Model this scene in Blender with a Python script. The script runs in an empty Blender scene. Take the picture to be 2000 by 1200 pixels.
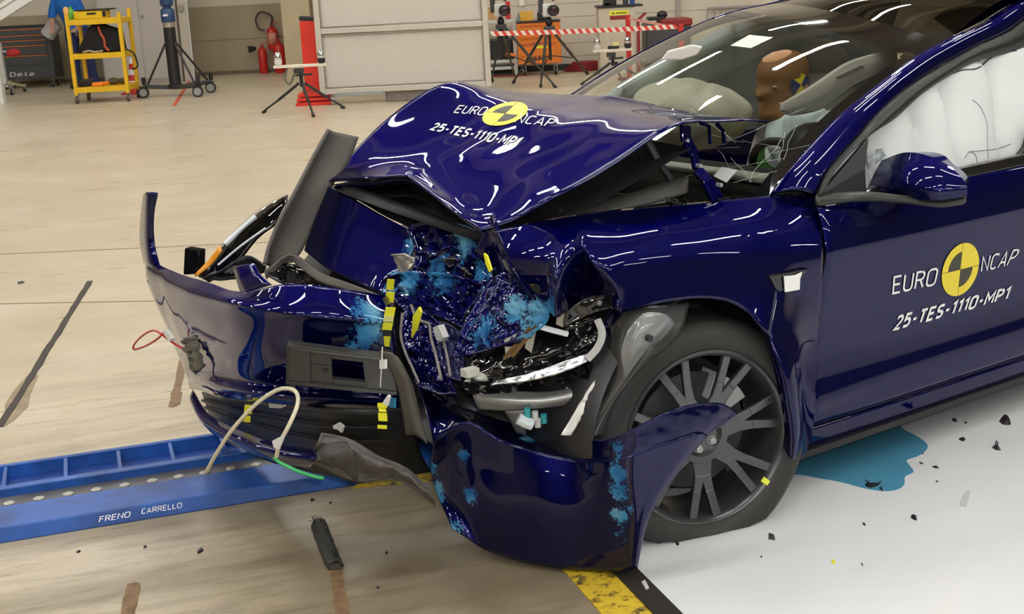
import bpy, bmesh, math, random
from mathutils import Vector, Matrix, noise
from mathutils.bvhtree import BVHTree
random.seed(7)
S = bpy.context.scene
COL = S.collection
V = Vector
PI = math.pi

# ------------------------------------------------------------------ camera
FPX, PITCH, ROLL, CAMH = 2600.0, math.radians(14.24), math.radians(2.9), 1.56
_F = V((0, math.cos(PITCH), -math.sin(PITCH)))
_R = V((1, 0, 0))
_D = V((0, -math.sin(PITCH), -math.cos(PITCH)))
IX = _R * math.cos(ROLL) + _D * math.sin(ROLL)
IY = -_R * math.sin(ROLL) + _D * math.cos(ROLL)
EYE = V((0, 0, CAMH))
cd = bpy.data.cameras.new('camera')
cd.sensor_width = 36.0
cd.lens = FPX / 2000 * 36
cd.clip_end = 200
cam = bpy.data.objects.new('camera', cd)
COL.objects.link(cam)
cam.matrix_world = Matrix(((IX.x, -IY.x, -_F.x, EYE.x), (IX.y, -IY.y, -_F.y, EYE.y), (IX.z, -IY.z, -_F.z, EYE.z), (0, 0, 0, 1)))
S.camera = cam

# ------------------------------------------------------------------ view, world
S.view_settings.view_transform = 'Standard'
S.view_settings.look = 'None'
S.view_settings.gamma = 1
S.view_settings.use_curve_mapping = False
S.view_settings.exposure = 0.0
w = bpy.data.worlds.new('hall_air')
S.world = w
w.use_nodes = True
w.node_tree.nodes['Background'].inputs[0].default_value = (0.80, 0.76, 0.68, 1)
w.node_tree.nodes['Background'].inputs[1].default_value = 0.25
LAMP_POWER = 62.0      # emission of the strip lamps under the roof
LAMP_COL = (1.0, 0.98, 0.93)
# fill light added beside the camera to brighten the car front and cabin
fd = bpy.data.lights.new('camera_fill', 'POINT'); fd.energy = 120; fd.shadow_soft_size = .04; fd.color = (1, .98, .95)
fo_ = bpy.data.objects.new('camera_fill', fd); fo_.location = (.04, -.03, CAMH + .09); COL.objects.link(fo_)
# rows of strip lamps: direction of the guide rail
RAIL = V((0.953, 0.302, 0)).normalized()
PERP = V((-RAIL.y, RAIL.x, 0))

# ------------------------------------------------------------------ rays and frames
def ray(px, py):
    return _F + IX * ((px - 1000) / FPX) + IY * ((py - 600) / FPX)
def gp(px, py, z=0.0):
    d = ray(px, py)
    return EYE + d * ((z - CAMH) / d.z)
def wp(px, py, y):          # point on the plane world-y = y
    d = ray(px, py)
    return EYE + d * (y / d.y)
def depth_scale(P):
    return FPX / ((P - EYE).dot(_F))
TH = math.radians(55.5)
EX = V((math.sin(TH), math.cos(TH), 0))
EY = V((-math.cos(TH), math.sin(TH), 0))
CO = gp(1340, 1057) + EY * 0.90
CO.z = 0
CARM = Matrix(((EX.x, EY.x, 0, CO.x), (EX.y, EY.y, 0, CO.y), (0, 0, 1, 0), (0, 0, 0, 1)))
CARI = CARM.inverted()
EYEC = CARI @ EYE
def cray(px, py):
    d = ray(px, py)
    return V((d.dot(EX), d.dot(EY), d.z))
def Y(px, py, y):
    d = cray(px, py); return EYEC + d * ((y - EYEC.y) / d.y)
def X(px, py, x):
    d = cray(px, py); return EYEC + d * ((x - EYEC.x) / d.x)
def Z(px, py, z):
    d = cray(px, py); return EYEC + d * ((z - EYEC.z) / d.z)

# ------------------------------------------------------------------ object helpers
def obj(name, me, parent=None, mats=()):
    o = bpy.data.objects.new(name, me)
    COL.objects.link(o)
    for m in (mats if isinstance(mats, (list, tuple)) else [mats]):
        me.materials.append(m)
    if parent: o.parent = parent
    return o
def tag(o, label, cat, group=None, kind=None):
    o['label'] = label; o['category'] = cat
    if group: o['group'] = group
    if kind: o['kind'] = kind
    return o
def thing(name, label, cat, loc=(0, 0, 0), rz=0.0, group=None):
    o = bpy.data.objects.new(name, None)
    COL.objects.link(o)
    o.location = loc; o.rotation_euler = (0, 0, rz)
    o.empty_display_size = 0.1
    return tag(o, label, cat, group)
def dup(root, loc, rz=None, label=None):
    def rec(o, par):
        c = o.copy(); COL.objects.link(c)
        if par: c.parent = par
        for ch in list(o.children): rec(ch, c)
        return c
    r = rec(root, None)
    r.location = loc
    if rz is not None: r.rotation_euler = (0, 0, rz)
    if label: r['label'] = label
    return r

class B:
    """collects shapes into one mesh"""
    def __init__(s): s.v = []; s.f = []; s.m = []; s.cm = 0
    def add(s, vs, fs):
        o = len(s.v); s.v += [tuple(p) for p in vs]
        for f in fs: s.f.append(tuple(i + o for i in f)); s.m.append(s.cm)
        return s
    def box(s, c, d, M=None):
        x, y, z = d[0] / 2, d[1] / 2, d[2] / 2
        vs = [V((a * x, b * y, e * z)) for e in (-1, 1) for b in (-1, 1) for a in (-1, 1)]
        if M: vs = [M @ p for p in vs]
        vs = [p + V(c) for p in vs]
        return s.add(vs, [(0, 2, 3, 1), (4, 5, 7, 6), (0, 1, 5, 4), (2, 6, 7, 3), (0, 4, 6, 2), (1, 3, 7, 5)])
    def bar(s, a, b, w, h, up=V((0, 0, 1))):
        a = V(a); b = V(b); d = (b - a); L = d.length; d = d / L
        if abs(d.dot(up)) > .99: up = V((1, 0, 0))
        sx = d.cross(up).normalized(); sz = sx.cross(d)
        vs = []
        for p in (a, b):
            for i, j in ((-1, -1), (1, -1), (1, 1), (-1, 1)): vs.append(p + sx * i * w / 2 + sz * j * h / 2)
        return s.add(vs, [(3, 2, 1, 0), (4, 5, 6, 7), (0, 1, 5, 4), (1, 2, 6, 5), (2, 3, 7, 6), (3, 0, 4, 7)])
    def ring(s, c, u, w, r, n): return [c + u * (r * math.cos(2 * PI * i / n)) + w * (r * math.sin(2 * PI * i / n)) for i in range(n)]
    def tube(s, pts, rad, n=8, cap=True, closed=False):
        pts = [V(p) for p in pts]; k = len(pts)
        rads = rad if isinstance(rad, (list, tuple)) else [rad] * k
        u = None; rows = []
        for i in range(k):
            if closed: t = pts[(i + 1) % k] - pts[i - 1]
            else: t = pts[min(i + 1, k - 1)] - pts[max(i - 1, 0)]
            t.normalize()
            if u is None:
                u = t.orthogonal().normalized()
            u = (u - t * u.dot(t)).normalized()
            rows.append(s.ring(pts[i], u, t.cross(u), rads[i], n))
        vs = [p for r in rows for p in r]; fs = []
        for i in range(k if closed else k - 1):
            for j in range(n):
                a = i * n; b = ((i + 1) % k) * n
                fs.append((a + j, a + (j + 1) % n, b + (j + 1) % n, b + j))
        if cap and not closed: fs += [tuple(range(n - 1, -1, -1)), tuple((k - 1) * n + j for j in range(n))]
        return s.add(vs, fs)
    def cyl(s, a, b, r, n=16, r2=None): return s.tube([a, b], [r, r if r2 is None else r2], n)
    def lathe(s, prof, c=(0, 0, 0), axis=V((0, 0, 1)), n=24, closed=False, cap=True):
        axis = V(axis).normalized(); u = axis.orthogonal().normalized(); w = axis.cross(u); c = V(c)
        vs = []; k = len(prof)
        for r, h in prof: vs += s.ring(c + axis * h, u, w, max(r, 1e-4), n)
        fs = []
        for i in range(k if closed else k - 1):
            for j in range(n):
                a = i * n; b = ((i + 1) % k) * n
                fs.append((a + j, a + (j + 1) % n, b + (j + 1) % n, b + j))
        if not closed and cap:
            fs += [tuple(range(n - 1, -1, -1)), tuple((k - 1) * n + j for j in range(n))]
        return s.add(vs, fs)
    def prism(s, poly, d):
        """closed 3-D polygon extruded by vector d"""
        poly = [V(p) for p in poly]; d = V(d); n = len(poly)
        fs = [tuple(range(n - 1, -1, -1)), tuple(range(n, 2 * n))]
        fs += [(i, (i + 1) % n, n + (i + 1) % n, n + i) for i in range(n)]
        return s.add(poly + [p + d for p in poly], fs)
    def ball(s, c, r, M=None, nu=16, nv=10):
        rr = r if isinstance(r, (tuple, list)) else (r, r, r); vs = []; c = V(c)
        for i in range(nv + 1):
            th = PI * i / nv
            for j in range(nu):
                ph = 2 * PI * j / nu
                p = V((rr[0] * math.sin(th) * math.cos(ph), rr[1] * math.sin(th) * math.sin(ph), rr[2] * math.cos(th)))
                vs.append(c + (M @ p if M else p))
        return s.add(vs, [(i * nu + j, (i + 1) * nu + j, (i + 1) * nu + (j + 1) % nu, i * nu + (j + 1) % nu) for i in range(nv) for j in range(nu)])
    def patch(s, rows, su=6, sv=6, lu=False, lv=False, fn=None, mfn=None, ci=(0, 10**6)):
        g = grid(rows, su, sv, lu, lv)
        nv = len(g); nu = len(g[0])
        vs = []
        for j in range(nv):
            for i in range(nu):
                p = g[j][i]
                if fn:
                    a = g[j][min(i + 1, nu - 1)] - g[j][max(i - 1, 0)]
                    b = g[min(j + 1, nv - 1)][i] - g[max(j - 1, 0)][i]
                    n = a.cross(b)
                    n = n.normalized() if n.length > 1e-9 else V((0, 0, 1))
                    p = p + fn(p, n, i / (nu - 1), j / (nv - 1))
                vs.append(p)
        fs = []
        cm = s.cm
        for j in range(nv - 1):
            for i in range(max(0, ci[0]), min(nu - 1, ci[1])):
                f = (j * nu + i, j * nu + i + 1, (j + 1) * nu + i + 1, (j + 1) * nu + i)
                if mfn: s.cm = mfn((i + .5) / (nu - 1), (j + .5) / (nv - 1))
                s.add([], []); fs.append((f, s.cm))
        o = len(s.v); s.v += [tuple(p) for p in vs]
        for f, m in fs: s.f.append(tuple(i + o for i in f)); s.m.append(m)
        s.cm = cm
        return s
    def build(s, name, mats, parent=None, smooth=35, solid=0, offset=0, bevel=0, bseg=2, attr=None, subsurf=0, weld=0):
        me = bpy.data.meshes.new(name)
        me.from_pydata(s.v, [], s.f)
        me.update()
        if weld:
            bm = bmesh.new(); bm.from_mesh(me)
            bmesh.ops.remove_doubles(bm, verts=bm.verts, dist=weld)
            bmesh.ops.recalc_face_normals(bm, faces=bm.faces)
            bm.to_mesh(me); bm.free()
        else:
            for p, m in zip(me.polygons, s.m): p.material_index = m
        if smooth:
            me.polygons.foreach_set('use_smooth', [True] * len(me.polygons))
            me.set_sharp_from_angle(angle=math.radians(smooth))
        if attr:
            a = me.attributes.new('scuff', 'FLOAT', 'POINT')
            for i, vv in enumerate(me.vertices): a.data[i].value = attr(vv.co)
        o = obj(name, me, parent, mats)
        if bevel:
            m = o.modifiers.new('b', 'BEVEL'); m.width = bevel; m.segments = bseg; m.limit_method = 'ANGLE'; m.angle_limit = math.radians(40)
        if subsurf:
            m = o.modifiers.new('s', 'SUBSURF'); m.levels = subsurf; m.render_levels = subsurf
        if solid:
            m = o.modifiers.new('t', 'SOLIDIFY'); m.thickness = solid; m.offset = offset
        return o

def cr(a, b, c, d, t):
    return (b * 2 + (c - a) * t + (a * 2 - b * 5 + c * 4 - d) * t * t + (b * 3 - a - c * 3 + d) * t * t * t) * 0.5
def spline(pts, n, lin=False):
    k = len(pts); out = []
    for i in range(k - 1):
        b, c = pts[i], pts[i + 1]
        a = pts[i - 1] if i else b * 2 - c
        d = pts[i + 2] if i + 2 < k else c * 2 - b
        for j in range(n):
            t = j / n
            out.append(b * (1 - t) + c * t if lin else cr(a, b, c, d, t))
    out.append(pts[-1].copy() if hasattr(pts[-1], 'copy') else pts[-1])
    return out
def grid(rows, su, sv, lu=False, lv=False):
    rr = [spline([V(p) for p in r], su, lu) for r in rows]
    cols = [spline([rr[j][i] for j in range(len(rr))], sv, lv) for i in range(len(rr[0]))]
    return [[cols[i][j] for i in range(len(cols))] for j in range(len(cols[0]))]
def Yr(*t): return [Y(*p) for p in t]
def Xr(*t): return [X(*p) for p in t]
def lerp(a, b, t): return a + (b - a) * t
def interp(tab, x):
    if x <= tab[0][0]: return tab[0][1]
    for (a, u), (b, v) in zip(tab, tab[1:]):
        if x <= b: return lerp(u, v, (x - a) / (b - a))
    return tab[-1][1]
def fbm(p, sc, oc=3): return noise.fractal(V(p) * sc, 1.0, 2.0, oc)
def nvec(p, sc):
    return V((noise.noise(p * sc), noise.noise(p * sc + V((31, 7, 3))), noise.noise(p * sc + V((5, 59, 17)))))

# ------------------------------------------------------------------ materials
def mat(name, col, rough=.5, metal=0.0, coat=0.0, emit=None, es=0, var=0.06, scale=14.0, bump=0.0, spec=.5, alpha=1, sheen=0):
    m = bpy.data.materials.new(name); m.use_nodes = True
    nt = m.node_tree; b = nt.nodes['Principled BSDF']
    b.inputs['Base Color'].default_value = (*col, 1); b.inputs['Roughness'].default_value = rough
    b.inputs['Metallic'].default_value = metal; b.inputs['Coat Weight'].default_value = coat
    b.inputs['Coat Roughness'].default_value = .03; b.inputs['Specular IOR Level'].default_value = spec
    if emit: b.inputs['Emission Color'].default_value = (*emit, 1); b.inputs['Emission Strength'].default_value = es
    if var or bump:
        tc = nt.nodes.new('ShaderNodeTexCoord'); n = nt.nodes.new('ShaderNodeTexNoise')
        n.inputs['Scale'].default_value = scale; n.inputs['Detail'].default_value = 5
        nt.links.new(tc.outputs['Object'], n.inputs['Vector'])
        if var:
            mx = nt.nodes.new('ShaderNodeMixRGB'); mx.blend_type = 'MULTIPLY'; mx.inputs[0].default_value = 1
            mr = nt.nodes.new('ShaderNodeMapRange'); mr.inputs[1].default_value = .3; mr.inputs[2].default_value = .7
            mr.inputs[3].default_value = 1 - var; mr.inputs[4].default_value = 1 + var
            nt.links.new(n.outputs[0], mr.inputs[0])
            mx.inputs[1].default_value = (*col, 1); nt.links.new(mr.outputs[0], mx.inputs[2])
            nt.links.new(mx.outputs[0], b.inputs['Base Color'])
        if bump:
            bp = nt.nodes.new('ShaderNodeBump'); bp.inputs['Strength'].default_value = bump; bp.inputs['Distance'].default_value = .01
            nt.links.new(n.outputs[0], bp.inputs['Height']); nt.links.new(bp.outputs[0], b.inputs['Normal'])
    return m
def N(nt, t, **k):
    n = nt.nodes.new('ShaderNode' + t)
    for a, v in k.items():
        if a.startswith('i'): n.inputs[int(a[1:])].default_value = v
        else: setattr(n, a, v)
    return n
def L(nt, a, b): nt.links.new(a, b)
def ramp(nt, src, stops):
    r = N(nt, 'ValToRGB'); e = r.color_ramp.elements
    while len(e) < len(stops): e.new(.5)
    for el, (p, c) in zip(e, stops):
        el.position = p; el.color = c if len(c) == 4 else (*c, 1)
    L(nt, src, r.inputs[0]); return r
def rampf(nt, src, a, b):
    return ramp(nt, src, [(a, (0, 0, 0)), (b, (1, 1, 1))]).outputs[0]

def paint_mat(name, scuff=False):
    m = bpy.data.materials.new(name); m.use_nodes = True; nt = m.node_tree; b = nt.nodes['Principled BSDF']
    base = (0.0025, 0.0032, 0.056, 1)
    b.inputs['Metallic'].default_value = .80; b.inputs['Roughness'].default_value = .40; b.inputs['Specular IOR Level'].default_value = 0.0; b.inputs['Specular Tint'].default_value = (.25, .25, .8, 1)
    b.inputs['Coat Weight'].default_value = 1; b.inputs['Coat Roughness'].default_value = .015; b.inputs['Coat IOR'].default_value = 1.45
    b.inputs['Base Color'].default_value = base
    tc = N(nt, 'TexCoord')
    fl = N(nt, 'TexNoise', i2=900.0); L(nt, tc.outputs['Object'], fl.inputs['Vector'])
    mr = N(nt, 'MapRange', i1=.3, i2=.7, i3=.7, i4=1.4); L(nt, fl.outputs[0], mr.inputs[0])
    mx = N(nt, 'MixRGB', blend_type='MULTIPLY', i0=1.0); mx.inputs[1].default_value = base
    L(nt, mr.outputs[0], mx.inputs[2]); out = mx.outputs[0]
    if scuff:
        at = N(nt, 'Attribute', attribute_name='scuff')
        n1 = N(nt, 'TexNoise', i2=34.0, i3=10.0, i4=.82); L(nt, tc.outputs['Object'], n1.inputs['Vector'])
        n2 = N(nt, 'TexNoise', i2=140.0, i3=4.0); L(nt, tc.outputs['Object'], n2.inputs['Vector'])
        a1 = N(nt, 'Math', operation='MULTIPLY_ADD', i1=.62); L(nt, at.outputs['Fac'], a1.inputs[0]); L(nt, n1.outputs[0], a1.inputs[2])
        a2 = N(nt, 'Math', operation='MULTIPLY_ADD', i1=.34); L(nt, n2.outputs[0], a2.inputs[0]); L(nt, a1.outputs[0], a2.inputs[2])
        a3 = N(nt, 'Math', operation='SUBTRACT', i1=.35); L(nt, a2.outputs[0], a3.inputs[0]); fac = rampf(nt, a3.outputs[0], .685, .75)
        n3 = N(nt, 'TexNoise', i2=9.0); L(nt, tc.outputs['Object'], n3.inputs['Vector'])
        cc = ramp(nt, n3.outputs[0], [(.35, (.014, .075, .22)), (.52, (.04, .19, .38)), (.75, (.16, .36, .48))])
        m2 = N(nt, 'MixRGB'); L(nt, fac, m2.inputs[0]); L(nt, out, m2.inputs[1]); L(nt, cc.outputs[0], m2.inputs[2]); out = m2.outputs[0]
        for sck, lo in (('Metallic', .0), ('Coat Weight', .25)):
            k = N(nt, 'MapRange', i1=0, i2=1, i3=b.inputs[sck].default_value, i4=lo); L(nt, fac, k.inputs[0]); L(nt, k.outputs[0], b.inputs[sck])
    L(nt, out, b.inputs['Base Color'])
    return m
def glass_mat(name, tint, ior=1.5, rough=0.0):
    m = bpy.data.materials.new(name); m.use_nodes = True; nt = m.node_tree
    for n in list(nt.nodes): nt.nodes.remove(n)
    o = N(nt, 'OutputMaterial'); t = N(nt, 'BsdfTransparent'); t.inputs[0].default_value = (*tint, 1)
    g = N(nt, 'BsdfGlossy'); g.inputs['Roughness'].default_value = rough
    fr = N(nt, 'Fresnel'); fr.inputs[0].default_value = ior
    mx = N(nt, 'MixShader'); L(nt, fr.outputs[0], mx.inputs[0]); L(nt, t.outputs[0], mx.inputs[1]); L(nt, g.outputs[0], mx.inputs[2]); L(nt, mx.outputs[0], o.inputs[0])
    return m

PAINT = paint_mat('deep_blue_metallic_paint')
SCUFF = paint_mat('scuffed_blue_paint', True)
BLACK = mat('black_plastic', (.014, .014, .015), .42)
GLOSSBLACK = mat('gloss_black', (.006, .006, .007), .08, coat=.6, var=0)
GREYPL = mat('dark_grey_plastic', (.055, .052, .048), .5, bump=.05, scale=180)
MIDGREY = mat('mid_grey_plastic', (.13, .125, .115), .5)
RUBBER = mat('tyre_rubber', (.030, .029, .027), .62, bump=.08, scale=70)
ALU = mat('brushed_aluminium', (.60, .60, .58), .32, metal=.9)
SILVER = mat('grey_steel', (.40, .41, .41), .4, metal=.6)
CHROME = mat('chrome', (.8, .82, .85), .08, metal=1, var=0)
RIM = mat('satin_graphite_rim', (.125, .127, .132), .28, metal=.7, var=.03)
WHITEPL = mat('white_plastic', (.75, .75, .73), .4, var=.02)
WHITETXT = mat('white_vinyl', (.85, .86, .85), .45, var=0)
YELLOW = mat('yellow_vinyl', (.85, .68, .035), .42, var=.02)
TAPEYEL = mat('yellow_tape', (.80, .78, .03), .5, var=.03)
CARTYEL = mat('yellow_enamel', (.78, .47, .012), .4, var=.08, scale=6)
RED = mat('red_enamel', (.55, .022, .016), .38, var=.05)
DARKRED = mat('dark_red', (.25, .012, .012), .45)
ORANGE = mat('orange_enamel', (.75, .20, .018), .42, var=.04)
RAILBLUE = mat('blue_rail_enamel', (.012, .085, .36), .42, var=.35, scale=9)
CREAM = mat('cream_fabric', (.78, .75, .60), .85, bump=.1, scale=300)
AIRBAG = mat('white_airbag_fabric', (.70, .72, .72), .85, var=.02, bump=.05, scale=500)
AIRBLUE = mat('pale_blue_airbag_fabric', (.72, .83, .84), .85, var=.03, bump=.05, scale=500)
PALEGREY = mat('pale_grey_trim', (.74, .71, .65), .75, bump=.06, scale=400)
SKIN = mat('tan_dummy_skin', (.30, .14, .045), .55, var=.1)
GREEN = mat('green_fabric', (.05, .22, .03), .9)
CABLE = mat('beige_cable', (.62, .58, .42), .5, var=0)
GREENTAPE = mat('green_tape', (.05, .45, .13), .5)
NAVY = mat('navy_fabric', (.012, .022, .085), .85)
SHIRT = mat('bright_blue_fabric', (.005, .11, .42), .8)
CHARCOAL = mat('charcoal_enamel', (.055, .057, .062), .45)
GREYCAB = mat('grey_enamel', (.42, .385, .345), .5, var=.02)
LIGHTGREY = mat('light_grey_enamel', (.55, .56, .55), .45)
PANELM = mat('matt_grey_panel', (.60, .545, .495), .7, var=.02)
FRAMEM = mat('pale_aluminium_profile', (.60, .56, .49), .4, metal=.3, var=.02)
LEDG = mat('clear_lens', (.85, .9, .95), .05, var=0)
AMBER = mat('amber_lens', (.85, .33, .02), .2, var=0)
PAPER = mat('cream_paper', (.85, .80, .66), .7, var=0)
# ================================================================== SETTING
def struct(name, b, mats, **k):
    o = b.build(name, mats, **k); o['kind'] = 'structure'; return o

def floor_mat():
    m = bpy.data.materials.new('stained_cream_concrete'); m.use_nodes = True; nt = m.node_tree; b = nt.nodes['Principled BSDF']
    tc = N(nt, 'TexCoord')
    mp = N(nt, 'Mapping'); mp.inputs['Rotation'].default_value = (0, 0, -math.atan2(RAIL.y, RAIL.x)); L(nt, tc.outputs['Object'], mp.inputs[0])
    st = N(nt, 'Mapping'); st.inputs['Scale'].default_value = (.7, 4.5, 1); L(nt, mp.outputs[0], st.inputs[0])
    s2 = N(nt, 'Mapping'); s2.inputs['Scale'].default_value = (4.0, 22, 1); L(nt, mp.outputs[0], s2.inputs[0])
    n1 = N(nt, 'TexNoise', i2=1.0, i3=6.0, i4=.6); L(nt, st.outputs[0], n1.inputs[0])
    n2 = N(nt, 'TexNoise', i2=1.0, i3=6.0, i4=.65); L(nt, s2.outputs[0], n2.inputs[0])
    n3 = N(nt, 'TexNoise', i2=1.3, i3=6.0, i4=.6); L(nt, mp.outputs[0], n3.inputs[0])
    n4 = N(nt, 'TexNoise', i2=60.0, i3=3.0); L(nt, mp.outputs[0], n4.inputs[0])
    base = ramp(nt, n3.outputs[0], [(.3, (.50, .42, .29)), (.7, (.60, .52, .38))]).outputs[0]
    # drag stains get denser towards the crash spot
    sp = N(nt, 'SeparateXYZ'); L(nt, mp.outputs[0], sp.inputs[0])
    sub = N(nt, 'VectorMath', operation='DISTANCE'); sub.inputs[1].default_value = (1.0, 3.1, 0); L(nt, mp.outputs[0], sub.inputs[0])
    near = N(nt, 'MapRange', i1=1.0, i2=3.4, i3=1.0, i4=.0); L(nt, sub.outputs['Value'], near.inputs[0])
    far = N(nt, 'MapRange', i1=3.0, i2=9.0, i3=.15, i4=.03); L(nt, sub.outputs['Value'], far.inputs[0])
    w1 = rampf(nt, n1.outputs[0], .44, .78); w2 = rampf(nt, n2.outputs[0], .48, .76)
    a = N(nt, 'Math', operation='MULTIPLY'); L(nt, w1, a.inputs[0]); L(nt, near.outputs[0], a.inputs[1])
    c = N(nt, 'Math', operation='MULTIPLY'); L(nt, w2, c.inputs[0]); L(nt, near.outputs[0], c.inputs[1])
    d = N(nt, 'Math', operation='MULTIPLY'); L(nt, w1, d.inputs[0]); L(nt, far.outputs[0], d.inputs[1])
    m1 = N(nt, 'MixRGB'); L(nt, base, m1.inputs[1]); m1.inputs[2].default_value = (.16, .12, .075, 1); L(nt, a.outputs[0], m1.inputs[0])
    m2 = N(nt, 'MixRGB'); L(nt, m1.outputs[0], m2.inputs[1]); m2.inputs[2].default_value = (.10, .075, .05, 1)
    h = N(nt, 'Math', operation='MULTIPLY', i1=.8); L(nt, c.outputs[0], h.inputs[0]); L(nt, h.outputs[0], m2.inputs[0])
    m3 = N(nt, 'MixRGB'); L(nt, m2.outputs[0], m3.inputs[1]); m3.inputs[2].default_value = (.30, .24, .16, 1); L(nt, d.outputs[0], m3.inputs[0])
    # pale scrubbed patches
    pal = rampf(nt, n3.outputs[0], .58, .75); ph = N(nt, 'Math', operation='MULTIPLY', i1=.35); L(nt, pal, ph.inputs[0])
    m4 = N(nt, 'MixRGB'); L(nt, m3.outputs[0], m4.inputs[1]); m4.inputs[2].default_value = (.66, .62, .53, 1); L(nt, ph.outputs[0], m4.inputs[0])
    sub2 = N(nt, 'VectorMath', operation='DISTANCE'); sub2.inputs[1].default_value = (.85, 3.25, 0); L(nt, mp.outputs[0], sub2.inputs[0])
    nr2 = N(nt, 'MapRange', i1=.25, i2=1.35, i3=.95, i4=.0); L(nt, sub2.outputs['Value'], nr2.inputs[0])
    w3 = rampf(nt, n3.outputs[0], .15, .58); k3 = N(nt, 'Math', operation='MULTIPLY'); L(nt, w3, k3.inputs[0]); L(nt, nr2.outputs[0], k3.inputs[1])
    m5 = N(nt, 'MixRGB'); L(nt, m4.outputs[0], m5.inputs[1]); m5.inputs[2].default_value = (.15, .115, .07, 1); L(nt, k3.outputs[0], m5.inputs[0])
    L(nt, m5.outputs[0], b.inputs['Base Color'])
    r = N(nt, 'MapRange', i1=.3, i2=.7, i3=.24, i4=.42); L(nt, n1.outputs[0], r.inputs[0]); L(nt, r.outputs[0], b.inputs['Roughness'])
    b.inputs['Specular IOR Level'].default_value = .45
    bp = N(nt, 'Bump', i0=.05, i1=.01); L(nt, n4.outputs[0], bp.inputs['Height']); L(nt, bp.outputs[0], b.inputs['Normal'])
    return m
# (floor)
FLOOR = floor_mat()
WHITEFLOOR = mat('glossy_white_floor_sheet', (.72, .735, .75), .22, var=.015, scale=1.2)
CONCRETE = mat('beige_concrete', (.36, .30, .20), .75, var=.08, scale=2, bump=.1)
WALLWHITE = mat('cream_painted_cladding', (.60, .54, .43), .55, var=.03, scale=1)
GLOSSWALL = mat('cream_wall_sheet', (.62, .56, .45), .35, var=.03, scale=1)
CEIL = mat('dark_roof_deck', (.10, .078, .05), .7, var=.1, scale=.5)
BEAM = mat('brown_roof_beam', (.26, .20, .12), .6)
DARKSLOT = mat('dark_slot_dirt', (.035, .026, .018), .7, var=.3, scale=30)
RUST = mat('rusty_slot', (.20, .12, .06), .7, var=.35, scale=25)

def slab(pts, h, z0=0.0):
    b = B(); b.prism([V((p[0], p[1], z0)) for p in pts], V((0, 0, h))); return b

struct('floor', B().box((0, 10, -.1), (60, 60, .2)), FLOOR, smooth=0)
# white test floor sheet, black edging, worn yellow line
E0 = gp(1243, 1112); E0.z = 0
def ed(u, v): return E0 + RAIL * u + PERP * v
struct('floor_white_sheet', slab([ed(0, -7), ed(9, -7), ed(9, 2.6), ed(0, 2.6)], .006), WHITEFLOOR, smooth=0)
e1 = gp(1300, 1180); bw = .066
struct('trim_1', slab([ed(-bw, -7), ed(-.001, -7), ed(-.001, 2.6), ed(-bw, 2.6)], .007), mat('black_edging', (.03, .026, .022), .45, var=.2), smooth=0)
def worn_yellow():
    m = bpy.data.materials.new('worn_yellow_line'); m.use_nodes = True; nt = m.node_tree; b = nt.nodes['Principled BSDF']
    tc = N(nt, 'TexCoord'); n = N(nt, 'TexNoise', i2=16.0, i3=8.0, i4=.75); L(nt, tc.outputs['Object'], n.inputs[0])
    r = ramp(nt, n.outputs[0], [(.40, (.045, .035, .02)), (.50, (.62, .43, .03)), (.7, (.72, .54, .05))]); L(nt, r.outputs[0], b.inputs['Base Color'])
    b.inputs['Roughness'].default_value = .5
    return m
WORNY = worn_yellow()
struct('trim_2', slab([ed(-bw - .115, -7), ed(-bw - .001, -7), ed(-bw - .001, 2.6), ed(-bw - .115, 2.6)], .003), WORNY, smooth=0)
struct('trim_3', slab([gp(690, 955), gp(845, 940), gp(900, 905), gp(720, 925)], .003), WORNY, smooth=0)
# slots sunk in the concrete (dirt filled) and their stains
def strip(name, a, bq, w, m, wob=0.0, n=10, h=.002):
    A = gp(*a); Bq = gp(*bq); d = (Bq - A).normalized(); s = V((-d.y, d.x, 0))
    l = []; r = []
    for i in range(n + 1):
        p = A.lerp(Bq, i / n); k = 1 + wob * (random.random() - .5)
        l.append(p + s * (w / 2 * k)); r.append(p - s * (w / 2 * (1 + wob * (random.random() - .5))))
    b = B()
    for i in range(n):
        b.prism([l[i], r[i], r[i + 1], l[i + 1]], V((0, 0, h)))
    return struct(name, b, m, smooth=0)
strip('floor_slot_1', (0, 835), (176, 550), .030, DARKSLOT, .5, 24, .004)
strip('floor_slot_2', (338, 795), (372, 640), .032, RUST, .3)
strip('floor_slot_3', (654, 1100), (672, 1215), .034, RUST, .3)
strip('floor_slot_4', (250, 1215), (262, 1140), .034, RUST, .6)
def blob(name, pts, m, h=.0015):
    return struct(name, slab([gp(*p) for p in pts], h), m, smooth=0)
STAIN = mat('brown_damp_stain', (.27, .20, .115), .5, var=.25, scale=12)
blob('floor_stain_1', [(10, 790), (30, 760), (62, 725), (75, 735), (60, 770), (55, 795), (28, 822), (8, 835)], STAIN)
blob('floor_stain_2', [(333, 770), (342, 760), (356, 768), (352, 790), (335, 797)], RUST, .003)
blob('floor_stain_3', [(240, 1170), (262, 1137), (273, 1150), (268, 1180), (255, 1205), (236, 1205)], RUST, .003)
# long joints across the floor
JOINT = mat('floor_joint', (.22, .17, .11), .7)
strip('floor_joint_1', (-200, 506), (700, 466), .012, JOINT)
strip('floor_joint_2', (-100, 596), (330, 588), .010, JOINT)
strip('floor_line_1', (340, 207), (372, 155), .05, mat('red_floor_line', (.62, .10, .04), .6), .2)
strip('floor_line_2', (150, 205), (270, 206), .03, mat('faded_orange_line', (.60, .36, .20), .6), .2)

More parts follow.
